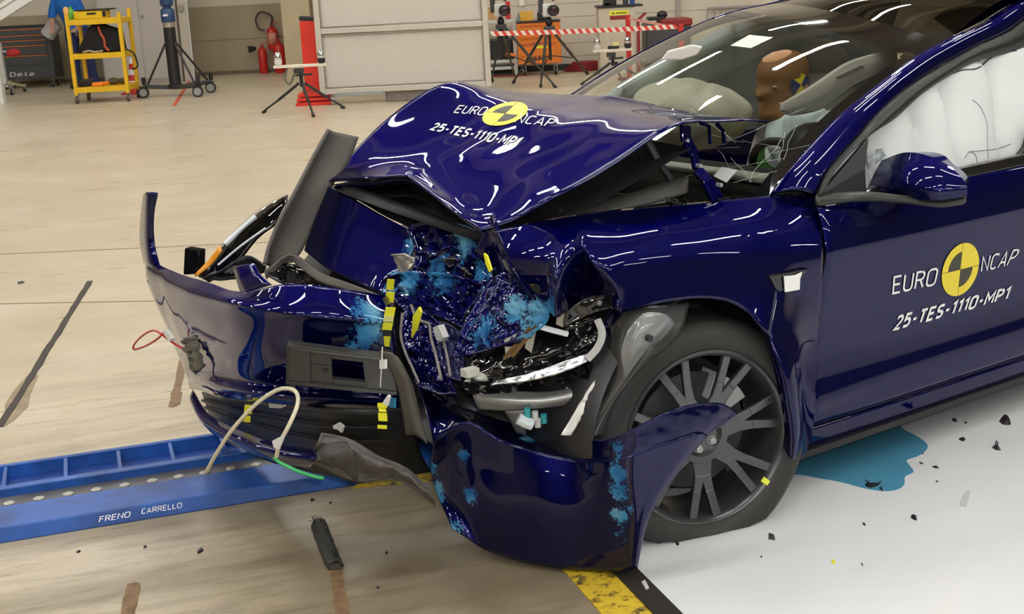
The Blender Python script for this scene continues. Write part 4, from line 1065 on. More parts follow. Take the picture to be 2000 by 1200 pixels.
strip_on('chrome_strip', [p + V((-.02, -.03, 0)) for p in Yr((1052, 631, -.74), (1075, 638, -.75), (1106, 646, -.76))], .008, mat('pale_strip', (.75, .82, .88), .25), H2)
b = B(); b.bar(Y(1048, 636, -.76), Y(1000, 695, -.72), .018, .01); b.bar(Y(1036, 640, -.75), Y(985, 700, -.70), .012, .01); b.build('bent_bracket', mat('bronze_strip', (.14, .08, .035), .35, metal=.5), H2, smooth=0)
b = B(); b.prism(Yr((985, 665, -.70), (1012, 650, -.72), (1006, 690, -.71), (988, 702, -.70)), V((.01, .01, 0))); b.prism(Yr((1030, 655, -.72), (1046, 650, -.73), (1038, 690, -.72), (1025, 680, -.72)), V((.01, .01, 0))); b.prism(Yr((1088, 612, -.78), (1108, 605, -.79), (1100, 640, -.78), (1086, 634, -.77)), V((.01, .01, 0))); b.build('lamp_housing', mat('beige_housing', (.45, .43, .36), .5), H2, smooth=0)
b = B(); b.patch([Yr((1105, 610, -.80), (1150, 582, -.83), (1205, 575, -.86)), Yr((1100, 640, -.79), (1160, 612, -.83), (1212, 600, -.86))], 6, 6, fn=crump(.008, 22, edge=.05)); b.build('wing_bracket', GLOSSBLACK, car, smooth=35, solid=.006)
for px, py in ((1170, 592), (1197, 598)): B().lathe([(.007, 0), (.006, .005), (0, .006)], Y(px, py, -.862), V((0, -1, 0)), 12).build('bracket_screw', SILVER, car)
b = B(); b.patch([Yr((1172, 640, -.80), (1200, 600, -.84), (1216, 612, -.86)), Yr((1175, 690, -.78), (1192, 660, -.82), (1208, 650, -.84)), Yr((1165, 730, -.76), (1178, 715, -.79), (1190, 700, -.80))], 6, 6, fn=crump(.010, 25, edge=.05)); b.build('inner_wing', PAINT, car, smooth=35, solid=.004)
# broken radiator frame, crash beam and coolant parts
b = B(); b.patch([Yr((925, 764, -.60), (985, 766, -.66), (1060, 768, -.72), (1130, 758, -.78)), Yr((925, 775, -.615), (985, 782, -.68), (1060, 783, -.74), (1130, 773, -.79)), Yr((935, 798, -.61), (990, 800, -.67), (1060, 795, -.73), (1135, 785, -.78))], 6, 6); b.build('crash_beam', mat('cast_grey_aluminium', (.34, .35, .35), .42, metal=.6), car, smooth=45, solid=.01)
b = B(); b.patch([Yr((985, 800, -.64), (1030, 800, -.68)), Yr((1000, 825, -.63), (1025, 830, -.66)), Yr((1010, 845, -.62), (1028, 848, -.64))], 4, 4); b.build('beam_mount', mat('grey_alloy', (.30, .31, .31), .5, metal=.5), car, smooth=45, solid=.01)
b = B(); random.seed(9)
for i in range(26):
    px = random.uniform(910, 1180); py = 752 - (px - 905) * .10 + random.uniform(-12, 20); y = lerp(-.66, -.82, (px - 905) / 260)
    p = Y(px, py, y); b.box(p, (random.uniform(.01, .05), random.uniform(.01, .04), random.uniform(.005, .02)), Matrix.Rotation(random.random() * 3, 3, (random.random(), 1, random.random())))
o = b.build('broken_plastic', GLOSSBLACK, car, smooth=0); o['kind'] = 'stuff'
b = B(); b.tube(Yr((1012, 818, -.72), (1025, 825, -.73), (1040, 830, -.74)), .016, 10); b.build('coolant_hose', mat('pale_hose', (.6, .68, .72), .4), car)
for px, py, m in ((1045, 812, 'LIGHTGREY'), (1062, 818, 'teal'), (1050, 826, 'LIGHTGREY'), (1030, 806, 'teal')):
    mm = LIGHTGREY if m == 'LIGHTGREY' else (bpy.data.materials.get('teal_connector') or mat('teal_connector', (.03, .30, .33), .4))
    p = Y(px, py, -.73); B().cyl(p - V((0, 0, .012)), p + V((0, 0, .012)), .009, 10).build('connector', mm, car)
b = B(); b.ball(Y(935, 745, -.66), (.03, .02, .022)).ball(Y(918, 752, -.65), (.02, .02, .015)).box(Y(918, 727, -.66), (.04, .03, .02)); b.build('lamp_motor', mat('cream_lamp_part', (.5, .52, .45), .35), car)
b = B(); b.patch([Yr((1160, 742, -.85), (1168, 740, -.86)), Yr((1130, 795, -.84), (1150, 792, -.85)), Yr((1095, 850, -.83), (1115, 852, -.84))], 6, 8, fn=crump(.006, 30, edge=0)); b.build('torn_liner_felt', WHITEPL, car, smooth=40, solid=.004)
# arch liner squeezed against the tyre
al = [Yr((1192, 640, -.83), (1228, 606, -.88), (1275, 598, -.90), (1345, 592, -.88)),
      Yr((1192, 680, -.84), (1232, 648, -.93), (1285, 640, -.95), (1325, 655, -.92)),
      Yr((1180, 740, -.83), (1208, 735, -.91), (1238, 728, -.93), (1250, 722, -.90)),
      Yr((1140, 810, -.80), (1168, 805, -.88), (1190, 795, -.90), (1200, 785, -.88)),
      Yr((1115, 855, -.78), (1140, 857, -.85), (1160, 857, -.87), (1178, 850, -.85))]
LIN = mat('arch_liner_plastic', (.07, .07, .068), .25, coat=.5)
al_ = B().patch(al, 8, 8, fn=waves(.006, 9)).build('arch_liner', LIN, car, smooth=50, solid=.004)
B().patch([Yr((1226, 645, -.955), (1258, 613, -.965), (1298, 614, -.965), (1318, 632, -.95)), Yr((1213, 690, -.95), (1243, 664, -.985), (1280, 652, -.985), (1300, 655, -.955)), Yr((1222, 740, -.94), (1233, 722, -.955), (1250, 700, -.96), (1266, 682, -.945))], 8, 8).build('liner_bulge', mat('liner_sheen_grey', (.20, .21, .215), .22, coat=.5), al_, smooth=60, solid=.004)  # paler grey patch, sheen of the bulging liner put into its colour
b = B(); p = Y(1265, 660, -.992); b.cyl(p, p + V((0, -.012, 0)), .009, 12); b.build('liner_clip', BLACK, al_)
b = B(); b.patch([[V((.08 + .40 * math.cos(t), y, .30 + .40 * math.sin(t))) for t in frange(-.1, PI + .1, 12)] for y in (-.90, -.55)], 3, 2); b.build('inner_arch', BLACK, car, smooth=60, solid=.004)
# ---------------- big torn bumper corner resting on the floor
def zrow(spec):
    """columns: bottom pixel on the floor height z, then pixels above it with x offsets"""
gcols = [
    ([(815, 745), (832, 800), (846, 862), (843, 910), (853, 965), (885, 1032)], .10, (.06, .03, -.01, .03, .02, 0)),
    ([(862, 775), (885, 800), (912, 826), (905, 890), (918, 965), (945, 1072)], .035, (.10, .06, -.005, -.01, -.01, 0)),
    ([(930, 806), (950, 830), (975, 858), (970, 915), (985, 985), (1025, 1098)], .02, (.10, .06, -.005, -.015, -.02, 0)),
    ([(1010, 832), (1030, 857), (1050, 885), (1052, 935), (1065, 1005), (1095, 1110)], .015, (.09, .05, -.005, -.02, -.025, 0)),
    ([(1098, 855), (1115, 876), (1132, 900), (1134, 950), (1142, 1010), (1160, 1114)], .012, (.07, .04, -.005, -.02, -.025, 0))]
gc = []
for pts, zb, dx in gcols:
    xb = Z(*pts[-1], zb).x
    gc.append([X(px, py, xb + d) for (px, py), d in zip(pts, dx)])
gc.append(Yr((1195, 857, -1.00), (1204, 872, -1.01), (1212, 895, -1.02), (1215, 950, -1.015), (1220, 1010, -1.005), (1223, 1113, -.985)))
gc.append(Yr((1310, 802, -1.06), (1306, 835, -1.065), (1300, 865, -1.065), (1275, 930, -1.05), (1250, 1010, -1.03), (1236, 1111, -1.0)))
gc.append(Yr((1400, 787, -1.06), (1385, 815, -1.07), (1360, 845, -1.07), (1310, 915, -1.06), (1262, 1005, -1.035), (1240, 1110, -1.0)))
gc.append(Yr((1441, 807, -1.045), (1415, 828, -1.06), (1380, 850, -1.06), (1322, 918, -1.05), (1268, 1005, -1.03), (1242, 1110, -.995)))
grow = [[gc[i][j] for i in range(len(gc))] for j in range(6)]
gm = near_pts([(Y(1198, 880, -1.02), .075), (Y(1203, 925, -1.01), .07), (Y(1206, 965, -1.01), .075), (Y(1208, 1010, -1.0), .07), (Y(1203, 1060, -1.0), .07), (Y(1200, 1095, -.99), .06), (gc[0][3], .07), (gc[0][4], .085), (gc[1][4], .06), (gc[4][0], .08), (gc[3][1], .06), (Y(1228, 985, -1.0), .06), (Y(1220, 935, -1.0), .06), (gc[1][3], .05), (gc[0][5], .07)])
b = B(); b.patch(grow[:3], 12, 8, fn=crump(.003, 14, edge=.02)); b.patch(grow[2:], 12, 12, fn=waves(.006, 6))
cor = b.build('torn_bumper_corner', SCUFF, car, smooth=38, solid=.005, attr=gm)
edge = [gc[8][0], gc[8][1], gc[8][2], gc[8][3], gc[8][4], gc[8][5]]
B().patch([edge, [p + V((-.012, .05, -.012)) for p in edge]], 8, 2).build('corner_flange', PAINT, cor, smooth=60, solid=.004)
B().patch([[c[5] for c in gc[2:7]], [c[5] + V((.06, .05, .005)) for c in gc[2:7]]], 8, 2).build('corner_lower_flange', PAINT, cor, smooth=60, solid=.004)
# ---------------- front wheel, turned inwards
HC = Y(1378, 855, -.892)
an = math.radians(14)
AX = V((-math.sin(an), -math.cos(an), .04)).normalized(); TX = V((math.cos(an), -math.sin(an), 0)); TZ = TX.cross(AX).normalized(); TZ = TZ if TZ.z > 0 else -TZ
def wv(r, t, h): return HC + TX * (r * math.cos(t)) + TZ * (r * math.sin(t)) + AX * h
b = B()
prof = [(.238, -.005), (.250, .012), (.275, .022), (.300, .018), (.322, .002), (.332, -.03), (.335, -.06), (.335, -.10), (.335, -.15), (.332, -.19), (.315, -.215), (.27, -.22), (.238, -.20)]
b.lathe(prof, HC, AX, 96, closed=True)
zmin = .007
b.v = [(x, y, max(z, zmin) if z > zmin - .2 else z) for x, y, z in b.v]
b.v = [tuple(V(p) + (AX * (.012 * max(0, .09 - p[2]) / .09) if (V(p) - HC).dot(AX) > -.04 else V())) for p in b.v]
tyre = b.build('tire', RUBBER, car, smooth=40)
b = B()
for k in (-.075, -.12, -.16): b.lathe([(.3345, k - .004), (.3362, k - .003), (.3362, k + .003), (.3345, k + .004)], HC, AX, 96, cap=False)
b.v = [(x, y, max(z, zmin)) for x, y, z in b.v]
b.build('tread_groove', BLACK, tyre)
b = B()
b.lathe([(.252, .004), (.250, .014), (.243, .016), (.236, .010), (.232, -.002), (.226, -.03), (.222, -.10), (.226, -.18), (.236, -.19), (.238, -.18), (.232, -.1), (.240, -.01)], HC, AX, 96, closed=True)
NS = 7
def spoke(b, r0, t0, r1, t1, w0, w1, h0, h1, d=.022):
    P0 = wv(r0, t0, h0); P1 = wv(r1, t1, h1); ax = (P1 - P0).normalized(); sd = ax.cross(AX).normalized()
    vs = []
    for P, w in ((P0, w0), (P1, w1)):
        vs += [P + sd * w * .5, P - sd * w * .5, P - sd * w * .36 - AX * d, P + sd * w * .36 - AX * d]
    b.add(vs, [(0, 1, 2, 3), (7, 6, 5, 4), (0, 4, 5, 1), (1, 5, 6, 2), (2, 6, 7, 3), (3, 7, 4, 0)])
rim = b.build('wheel_rim', RIM, car, smooth=40)
for i in range(NS):
    t = 2 * PI * i / NS + .18
    s = B()
    spoke(s, .070, t, .128, t, .062, .050, -.016, -.0105)
    for sg in (-1, 1):
        spoke(s, .112, t + sg * .085, .160, t + sg * .125, .032, .026, -.0112, -.007); spoke(s, .156, t + sg * .122, .236, t + sg * .165, .0265, .026, -.0078, .004)
    s.build('spoke', RIM, rim, smooth=0, bevel=.004)
b = B(); b.lathe([(0, -.028), (.050, -.028), (.056, -.022), (.060, -.016), (.078, -.014), (.084, -.022), (.084, -.05), (.0, -.05)], HC, AX, 48); b.build('hub', RIM, rim, smooth=40)
for i in range(5):
    t = -.55 + 2 * PI * i / 5
    p = wv(.040, t, -.03); s = B(); s.lathe([(.013, 0), (.013, .003), (.010, .003), (.010, .014), (.007, .016)], p, AX, 6 if i > 9 else 12); s.build('wheel_nut', SILVER, rim, smooth=30)
b = B(); b.lathe([(.05, -.10), (.168, -.10), (.168, -.085), (.05, -.085)], HC, AX, 64, closed=True); b.build('brake_disc', mat('ground_steel_disc', (.07, .07, .07), .45, metal=.6), car, smooth=40)
s = B(); 
for j in range(8):
    t0 = .45 + j * .09
    P = [wv(r, t, h) for h in (-.055, -.13) for r, t in ((.10, t0), (.178, t0), (.178, t0 + .09), (.10, t0 + .09))]
    s.add(P, [(0, 1, 2, 3), (7, 6, 5, 4), (0, 4, 5, 1), (1, 5, 6, 2), (2, 6, 7, 3), (3, 7, 4, 0)])
s.build('brake_caliper', mat('grey_caliper', (.45, .47, .47), .45), car, smooth=0)
b = B(); b.lathe([(0, -.19), (.20, -.19), (.20, -.18), (0, -.18)], HC, AX, 32); b.build('wheel_backing', BLACK, car)
t = -.72; b = B(); P = [wv(r, t + d, h) for r, d, h in ((.226, -.035, .010), (.247, -.03, .0165), (.247, .03, .0165), (.226, .035, .010))]; b.prism(P, AX * .003); b.build('yellow_sticker', mat('fluorescent_yellow', (.80, .85, .06), .5), rim, smooth=0)
# far front wheel and rear wheels
for (x, y, s) in ((.0, .79, 1), (2.875, -.79, -1), (2.875, .79, 1)):
    b = B(); c = V((x, y + s * .11, .334)); b.lathe([(.24, 0), (.30, .01), (.325, -.01), (.334, -.04), (.334, -.18), (.31, -.21), (.24, -.2), (.23, -.02)], c, V((0, s, 0)), 48, closed=True)
    tt = b.build('tire', RUBBER, car, smooth=40)
    b = B(); b.lathe([(0, -.03), (.06, -.02), (.2, -.03), (.235, -.005), (.245, .0), (.24, -.18), (0, -.18)], c, V((0, s, 0)), 32); b.build('wheel_disc', RIM, tt)
# ---------------- door mirror
fm = [[X(1722, 313, .905), X(1768, 298, .895), X(1815, 305, .895), X(1858, 326, .91)],
      [X(1708, 338, .855), X(1762, 330, .815), X(1820, 335, .83), X(1879, 348, .88)],
      [X(1697, 362, .825), X(1755, 362, .785), X(1822, 370, .805), X(1889, 367, .87)],
      [X(1691, 377, .830), X(1752, 384, .795), X(1826, 391, .815), X(1888, 384, .875)]]
g = grid(fm, 8, 8)
cen = V((0, 0, 0)); n_ = 0
bd = g[0] + [r[-1] for r in g[1:-1]] + g[-1][::-1] + [r[0] for r in g[1:-1]][::-1]
for p in bd: cen += p
cen /= len(bd)
b = B(); b.patch(fm, 8, 8)
ring1 = [p + V((.05, 0, 0)) * 1 + (cen - p) * .02 for p in bd]; ring2 = [V((.965 + (p.z - cen.z) * .1, p.y, p.z)) + (cen - p) * V((0, 1, 1)).length * .05 for p in bd]
ring2 = [V((.965, lerp(p.y, cen.y, .38 if p.y < cen.y else .05), lerp(p.z, cen.z, .08))) for p in bd]
k = len(bd)
b.add(bd + ring2, [(i, (i + 1) % k, k + (i + 1) % k, k + i) for i in range(k)])
mir = b.build('door_mirror', PAINT, car, smooth=45)
b = B(); b.add([p + V((-.004, 0, 0)) for p in ring2], [tuple(range(k))]); b.build('mirror_glass', CHROME, mir, smooth=0)
ma = [Yr((1592, 384, -.86), (1650, 378, -.90), (1700, 377, -.93), (1770, 384, -.99), (1830, 389, -1.05), (1887, 380, -1.11)),
      Yr((1592, 392, -.87), (1650, 388, -.91), (1705, 387, -.94), (1775, 393, -1.0), (1835, 399, -1.06), (1887, 390, -1.115)),
      Yr((1594, 402, -.87), (1650, 393, -.90), (1710, 391, -.92), (1780, 396, -.97), (1835, 402, -1.03), (1880, 396, -1.08))]
B().patch(ma, 6, 4).build('mirror_arm', mat('satin_black_mirror_foot', (.03, .03, .028), .3), mir, smooth=50, solid=.012)
# ---------------- measuring tapes stuck on the front
def tape(segs, parent):
    for quad, m in segs:
        b = B(); b.prism(quad, V((-.002, -.0015, 0))); b.build('measuring_tape', m, parent, smooth=0)
def tq(x0, y0, x1, y1, w, xl): return [X(x0, y0, xl), X(x0 + w, y0 + 1, xl + .012), X(x1 + w, y1 + 1, xl + .012), X(x1, y1, xl)]
TB = mat('tape_black', (.03, .03, .025), .5)
tape([(tq(754, 600, 751, 616, 19, -.675), TAPEYEL), (tq(751, 616, 749, 628, 19, -.677), mat('tape_pale', (.75, .72, .25), .5)), (tq(749, 630, 746, 644, 19, -.678), TAPEYEL), (tq(746, 644, 744, 656, 19, -.676), TB), (tq(744, 656, 741, 676, 19, -.676), TAPEYEL)], bump)
tape([(tq(757, 545, 755, 566, 14, -.50), TAPEYEL), (tq(755, 570, 753, 590, 16, -.60), TAPEYEL)], nose)
tape([(tq(484, 774, 484, 779, 17, -.90), TAPEYEL), (tq(484, 779, 479, 790, 17, -.90), TB), (tq(479, 790, 477, 808, 15, -.90), TAPEYEL), (tq(477, 812, 476, 824, 13, -.90), TAPEYEL)], G_)
tape([(tq(738, 787, 738, 796, 18, -.76), TAPEYEL), (tq(740, 797, 741, 804, 14, -.76), TAPEYEL), (tq(739, 806, 740, 822, 17, -.76), TAPEYEL), (tq(738, 830, 738, 837, 18, -.76), TAPEYEL)], G_)
curve_part('marker_cord', [X(747, 678, -.73), X(745, 720, -.745), X(742, 772, -.74)], .0015, WHITEPL, pl, 5)
gpatch('white_clip', [(741, 704), (752, 703), (752, 721), (741, 721)], -.765, WHITEPL, pl)
gpatch('white_clip', [(747, 787), (757, 772), (760, 776), (755, 794)], -.78, WHITEPL, bump)
gpatch('blue_clip', [(760, 779), (770, 778), (770, 797), (760, 796)], -.70, mat('light_blue_tape', (.05, .30, .55), .5), bump)
gpatch('yellow_fragment', [(806, 618), (818, 600), (822, 610), (812, 645), (803, 660)], -.56, TAPEYEL, car)
gpatch('yellow_fragment', [(944, 495), (950, 500), (959, 528), (955, 532), (948, 515)], -.42, TAPEYEL, car)
gpatch('grey_connector', [(845, 640), (855, 636), (865, 660), (860, 668), (852, 664)], -.50, LIGHTGREY, car, .02)
# loose cables
curve_part('loose_cable', [X(404, 921, -1.04), X(422, 888, -1.04), X(455, 838, -1.02), X(500, 790, -.98), X(540, 763, -.95), X(568, 760, -.935), X(581, 772, -.93), X(580, 795, -.95), X(565, 830, -.98), X(547, 865, -1.0), X(540, 892, -1.0)], .0055, CABLE, car)
curve_part('green_tape', [X(536, 894, -1.0), X(545, 903, -.99), X(565, 913, -.97), X(585, 922, -.95), X(610, 930, -.92), X(632, 935, -.90)], .0045, GREENTAPE, car)
gpatch('cable_label', [(531, 862), (544, 855), (556, 850), (545, 878), (535, 876)], -1.012, WHITEPL, car, .003)
curve_part('wire_loop', [X(358, 682, -.85), X(335, 668, -.87), X(318, 655, -.9), X(300, 646, -.9), X(280, 655, -.9), X(263, 672, -.9), X(262, 683, -.9), X(285, 676, -.9), X(308, 662, -.9), X(318, 652, -.9)], .0035, RED, car, 6)
gpatch('wire_plug', [(316, 648), (324, 645), (336, 662), (330, 668), (325, 660)], -.905, WHITEPL, car, .01)
b = B(); b.patch([xrow([(355, 660), (380, 655)], 0, (-.90, -.905)), xrow([(352, 682), (382, 680)], -.01, (-.90, -.905)), xrow([(372, 735), (395, 718)], 0, (-.91, -.91))], 6, 8, fn=crump(.012, 40, edge=0)); b.build('torn_foil', mat('olive_foil', (.08, .075, .055), .4), bump, smooth=30, solid=.003)
# ================================================================== CRASH TEST DUMMY
def dummy():
    t = thing('crash_test_dummy', 'tan-headed crash test dummy in green shirt at the driver seat', 'dummy')
    t.matrix_world = CARM @ Matrix.Translation((1.25, -.20, .5)); bpy.context.view_layer.update()
    o_ = V((1.25, -.20, .5))
    hc = Y(1524, 172, -.19) - o_
    # one continuous body: head, neck, torso, arms, legs grown with a skin modifier
    nodes = [(hc + V((.26, -.02, -.62)), .13), (hc + V((.24, -.02, -.45)), .14), (hc + V((.19, -.01, -.30)), .15), (hc + V((.14, 0, -.22)), .09), (hc + V((.06, 0, -.13)), .058), (hc + V((.02, 0, -.04)), .062)]
    vs = [p for p, r in nodes]; rs = [r for p, r in nodes]; es = [(i, i + 1) for i in range(len(vs) - 1)]
    def chain(a, pts):
        for p, r in pts:
            vs.append(p); rs.append(r); es.append((a, len(vs) - 1)); a = len(vs) - 1
    for s in (-1, 1):
        chain(2, [(hc + V((.19, s * .19, -.30)), .065), (hc + V((.14, s * .24, -.50)), .05), (hc + V((-.10, s * .20, -.46)), .042), (hc + V((-.20, s * .17, -.40)), .032)])
        chain(0, [(hc + V((.12, s * .11, -.66)), .085), (hc + V((-.32, s * .14, -.58)), .068), (hc + V((-.52, s * .14, -.90)), .05)])
    me = bpy.data.meshes.new('body'); me.from_pydata([tuple(v) for v in vs], es, [])
    b_ = obj('body', me, t, SKIN)
    m = b_.modifiers.new('skin', 'SKIN')
    for i, sv_ in enumerate(me.skin_vertices[0].data): sv_.radius = (rs[i], rs[i]); sv_.use_root = (i == 0)
    ss = b_.modifiers.new('sub', 'SUBSURF'); ss.levels = 2; ss.render_levels = 2
    for p in me.polygons: p.use_smooth = True
    # head with profile: brow, nose, lips, chin (x- is forward)
    prof = [(-.135, -.02, .03), (-.128, -.055, .055), (-.112, -.062, .06), (-.10, -.080, .062), (-.088, -.090, .060), (-.072, -.092, .058), (-.062, -.088, .056), (-.052, -.094, .055), (-.042, -.088, .057), (-.030, -.094, .058), (-.018, -.112, .060), (-.006, -.106, .066), (.008, -.098, .070), (.020, -.090, .073), (.036, -.098, .075), (.060, -.096, .077), (.085, -.086, .074), (.108, -.062, .062), (.122, -.03, .04), (.128, .02, .012)]
    back = [.045, .060, .064, .066, .068, .072, .078, .084, .090, .096, .102, .106, .109, .111, .112, .110, .104, .090, .066, .026]
    n = 28; vv = []
    for (z, xf, w), xb in zip(prof, back):
        for j in range(n):
            a = 2 * PI * j / n; ca, sa = math.cos(a), math.sin(a)
            cx = (xb + xf) / 2 + .01
            x = cx + (xb - cx) * ca if ca > 0 else cx + (cx - xf) * ca
            if ca < 0: wf = w * abs(sa) ** .85 * (1 - .25 * ca * ca)
            else: wf = w * abs(sa) ** .9
            if ca < -.88 and -.09 < z < .02 : x = cx + (cx - xf) * ca
            vv.append(hc + V((x, math.copysign(wf, sa), z)))
    fs = [(i * n + j, i * n + (j + 1) % n, (i + 1) * n + (j + 1) % n, (i + 1) * n + j) for i in range(len(prof) - 1) for j in range(n)]
    fs += [tuple(range(n - 1, -1, -1)), tuple((len(prof) - 1) * n + j for j in range(n))]
    h = B().add(vv, fs).build('head', SKIN, t, smooth=70)
    # target disc on the temple
    for k, m_ in enumerate((YELLOW, NAVYV, YELLOW, NAVYV)):
        b = B(); c = hc + V((.018, -.0765, .012)); a0 = PI * .30 + k * PI / 2
        b.prism([c] + [c + V((.040 * math.cos(a0 + i * PI / 12), -.0015 + .010 * max(0, -math.cos(a0 + i * PI / 12)) + .004 * abs(math.sin(a0 + i * PI / 12)), .040 * math.sin(a0 + i * PI / 12))) for i in range(7)], V((0, -.003, 0)))
        b.build('target_sector', m_, h, smooth=0)
    b = B(); b.ball(hc + V((.045, -.076, -.012)), (.016, .008, .026)); b.build('ear', SKIN, h)
    b = B(); b.ball(hc + V((-.072, -.044, .012)), (.009, .010, .004)); b.build('eye', mat('eye_white', (.5, .42, .34), .3), h)
    # shirt
    ring = []
    for z, x0, rx, ry in ((-.17, .06, .075, .08), (-.20, .085, .10, .16), (-.25, .13, .12, .225), (-.34, .17, .135, .24), (-.46, .20, .14, .21), (-.60, .23, .14, .20)):
        ring.append([hc + V((x0 + rx * math.cos(a), ry * math.sin(a), z)) for a in frange(0, 2 * PI, 20)])
    B().patch(ring, 2, 4, fn=waves(.006, 12)).build('shirt', GREEN, t, smooth=70)
    B().tube(spline([hc + V(p) for p in ((.16, -.20, -.16), (.03, -.14, -.22), (.03, -.06, -.34), (.06, .04, -.48), (.09, .14, -.60))], 5), .022, 6).build('belt_strap', BLACK, t)
    b = B(); b.bar(hc + V((.015, -.10, -.36)), hc + V((.02, -.09, -.41)), .03, .012); b.build('belt_tag', YELLOW, t, smooth=0)
    return t
NAVYV = mat('dark_blue_vinyl', (.02, .04, .16), .5)
dummy()

# ================================================================== FLOOR DEBRIS
def puddle():
    pts = [(1505, 905), (1500, 925), (1535, 930), (1560, 928), (1600, 935), (1640, 942), (1690, 955), (1725, 960), (1750, 958), (1766, 948), (1768, 932), (1784, 923), (1778, 912), (1771, 900), (1790, 893), (1805, 884), (1812, 873), (1804, 862), (1785, 850), (1765, 840), (1757, 828), (1752, 822), (1740, 800), (1700, 780), (1600, 800), (1540, 860)]
    P = [gp(px, py, .006) for px, py in pts]; P = [V((p.x, p.y, 0)) for p in P]
    Q = []
    for i in range(len(P)):
        a, b_, c, d = P[i - 1], P[i], P[(i + 1) % len(P)], P[(i + 2) % len(P)]
        Q += [cr(a, b_, c, d, t / 4) for t in range(4)]
    m = bpy.data.materials.new('blue_coolant'); m.use_nodes = True; b = m.node_tree.nodes['Principled BSDF']
    b.inputs['Base Color'].default_value = (.085, .30, .46, 1); b.inputs['Roughness'].default_value = .06; b.inputs['Coat Weight'].default_value = .5
    o = slab([(p.x, p.y) for p in Q], .0015, .0062).build('coolant_puddle', m, smooth=0)
    tag(o, 'blue coolant puddle spread on the white floor beside the front wheel', 'puddle')
puddle()
SHARD = mat('black_shard', (.02, .016, .022), .35)
def shard(px, py, w, h, tall, label, m=SHARD, seed=0, z0=.006, group=None, name='plastic_shard', spikes=0):
    rnd = random.Random(seed); P = gp(px, py, z0); P.z = z0; s = 1 / depth_scale(P); W = w * s / 2; Hh = h * s / 2 / .28
    n = 7; b = B(); base = []
    for i in range(n):
        a = 2 * PI * i / n; k = rnd.uniform(.6, 1.1); base.append(V((W * k * math.cos(a), Hh * k * math.sin(a), 0)))
    T = tall * s
    top_ = [p * rnd.uniform(.35, .75) + V((0, 0, T * rnd.uniform(.5, 1))) for p in base]
    b.add(base + top_, [tuple(range(n - 1, -1, -1)), tuple(range(n, 2 * n))] + [(i, (i + 1) % n, n + (i + 1) % n, n + i) for i in range(n)])
    for k in range(spikes):
        a = rnd.uniform(0, 6); p0 = V((math.cos(a) * W * .6, math.sin(a) * Hh * .6, .001)); b.bar(p0, p0 + V((rnd.uniform(-.8, .8) * W, rnd.uniform(-.3, .3) * Hh, T * rnd.uniform(.8, 1.8))), .003, .003)
    o = b.build(name, m, smooth=20); o.location = P
    return tag(o, label, 'debris', group or 'broken bits on the floor')
SH = [(1965, 826, 26, 14, 14, 'biggest dark broken lump on the white floor behind the puddle', 0), (1945, 876, 17, 9, 8, 'spiky dark fragment below the biggest lump on white floor', 3), (1880, 859, 14, 6, 4, 'narrow black sliver on white floor between lump and puddle', 0),
      (1864, 822, 11, 6, 5, 'small black chip near the car sill, left of a curled chip', 0), (1886, 826, 9, 4, 3, 'small curled black chip near the car sill', 0), (1827, 913, 15, 5, 3, 'flat black oblong chip right of the puddle edge', 0), (1799, 905, 9, 4, 2, 'round black washer-like chip at the puddle edge', 0), (1801, 886, 7, 3, 2, 'thin black chip lying at the right tip of the puddle', 0),
      (1702, 950, 32, 8, 8, 'black clip with prongs lying in the puddle edge', 5), (1721, 957, 9, 7, 5, 'small dark shard beside the pronged clip in the puddle', 1), (1786, 1013, 13, 9, 8, 'black triangular shard alone on white floor below the puddle', 0), (1688, 1025, 6, 5, 4, 'tiny black chip on white floor below the pronged clip', 0),
      (1506, 1050, 14, 11, 7, 'dark purple arrow-shaped shard on white floor under the wheel', 0), (1684, 1103, 4, 5, 3, 'tiny black grain on the open white floor', 0), (1830, 941, 6, 3, 2, 'thin black sliver alone right of the puddle bottom', 0), (1487, 1088, 5, 3, 2, 'tiny dark speck below the arrow-shaped shard', 0), (1323, 1063, 9, 5, 4, 'black chip on white floor touching the tyre foot', 0), (1246, 1064, 9, 6, 4, 'black chip on white floor beside the torn bumper corner', 0)]
for i, (px, py, w_, h_2, tl, lb, sp_) in enumerate(SH): shard(px, py, w_, h_2, tl, lb, seed=i + 3, spikes=sp_)
shard(1628, 1098, 8, 7, 4, 'tiny yellow and dark chip on the open white floor', TAPEYEL, 41, name='yellow_chip')
b = B(); P = gp(1887, 975, .006); b.prism([gp(px, py, .007) - P for px, py in ((1876, 988), (1887, 990), (1895, 962), (1889, 960), (1884, 966))], V((0, 0, .003))); o = b.build('clear_shard', mat('frosted_plastic_piece', (.56, .58, .58), .25, var=.05), smooth=0); o.location = P; tag(o, 'pale frosted oblong plastic piece on the open white floor', 'debris')
SL = [(153, 1078, 10, 5, 3, 'black chip on the cream floor below the rail lettering, leftmost'), (283, 1069, 8, 4, 3, 'black chip on the cream floor below the rail, middle one'), (391, 1076, 13, 9, 4, 'elongated dark chip on the cream floor below the rail, rightmost'), (610, 977, 12, 5, 3, 'dark flake on the floor just under the rail end'), (645, 982, 7, 4, 3, 'tiny dark flake right of the flake under the rail end'), (755, 1080, 7, 5, 4, 'dark crumb on stained floor between rubber strip and bumper corner'), (738, 1148, 8, 4, 3, 'dark crumb on stained floor right of the brown slot'), (1155, 1094, 20, 7, 3, 'dark flake at the foot of the torn bumper corner'), (40, 553, 16, 6, 3, 'grey scrap lying on the far cream floor at the left edge')]
for i, (px, py, w_, h_2, tl, lb) in enumerate(SL): shard(px, py, w_, h_2, tl, lb, seed=60 + i, z0=.001)
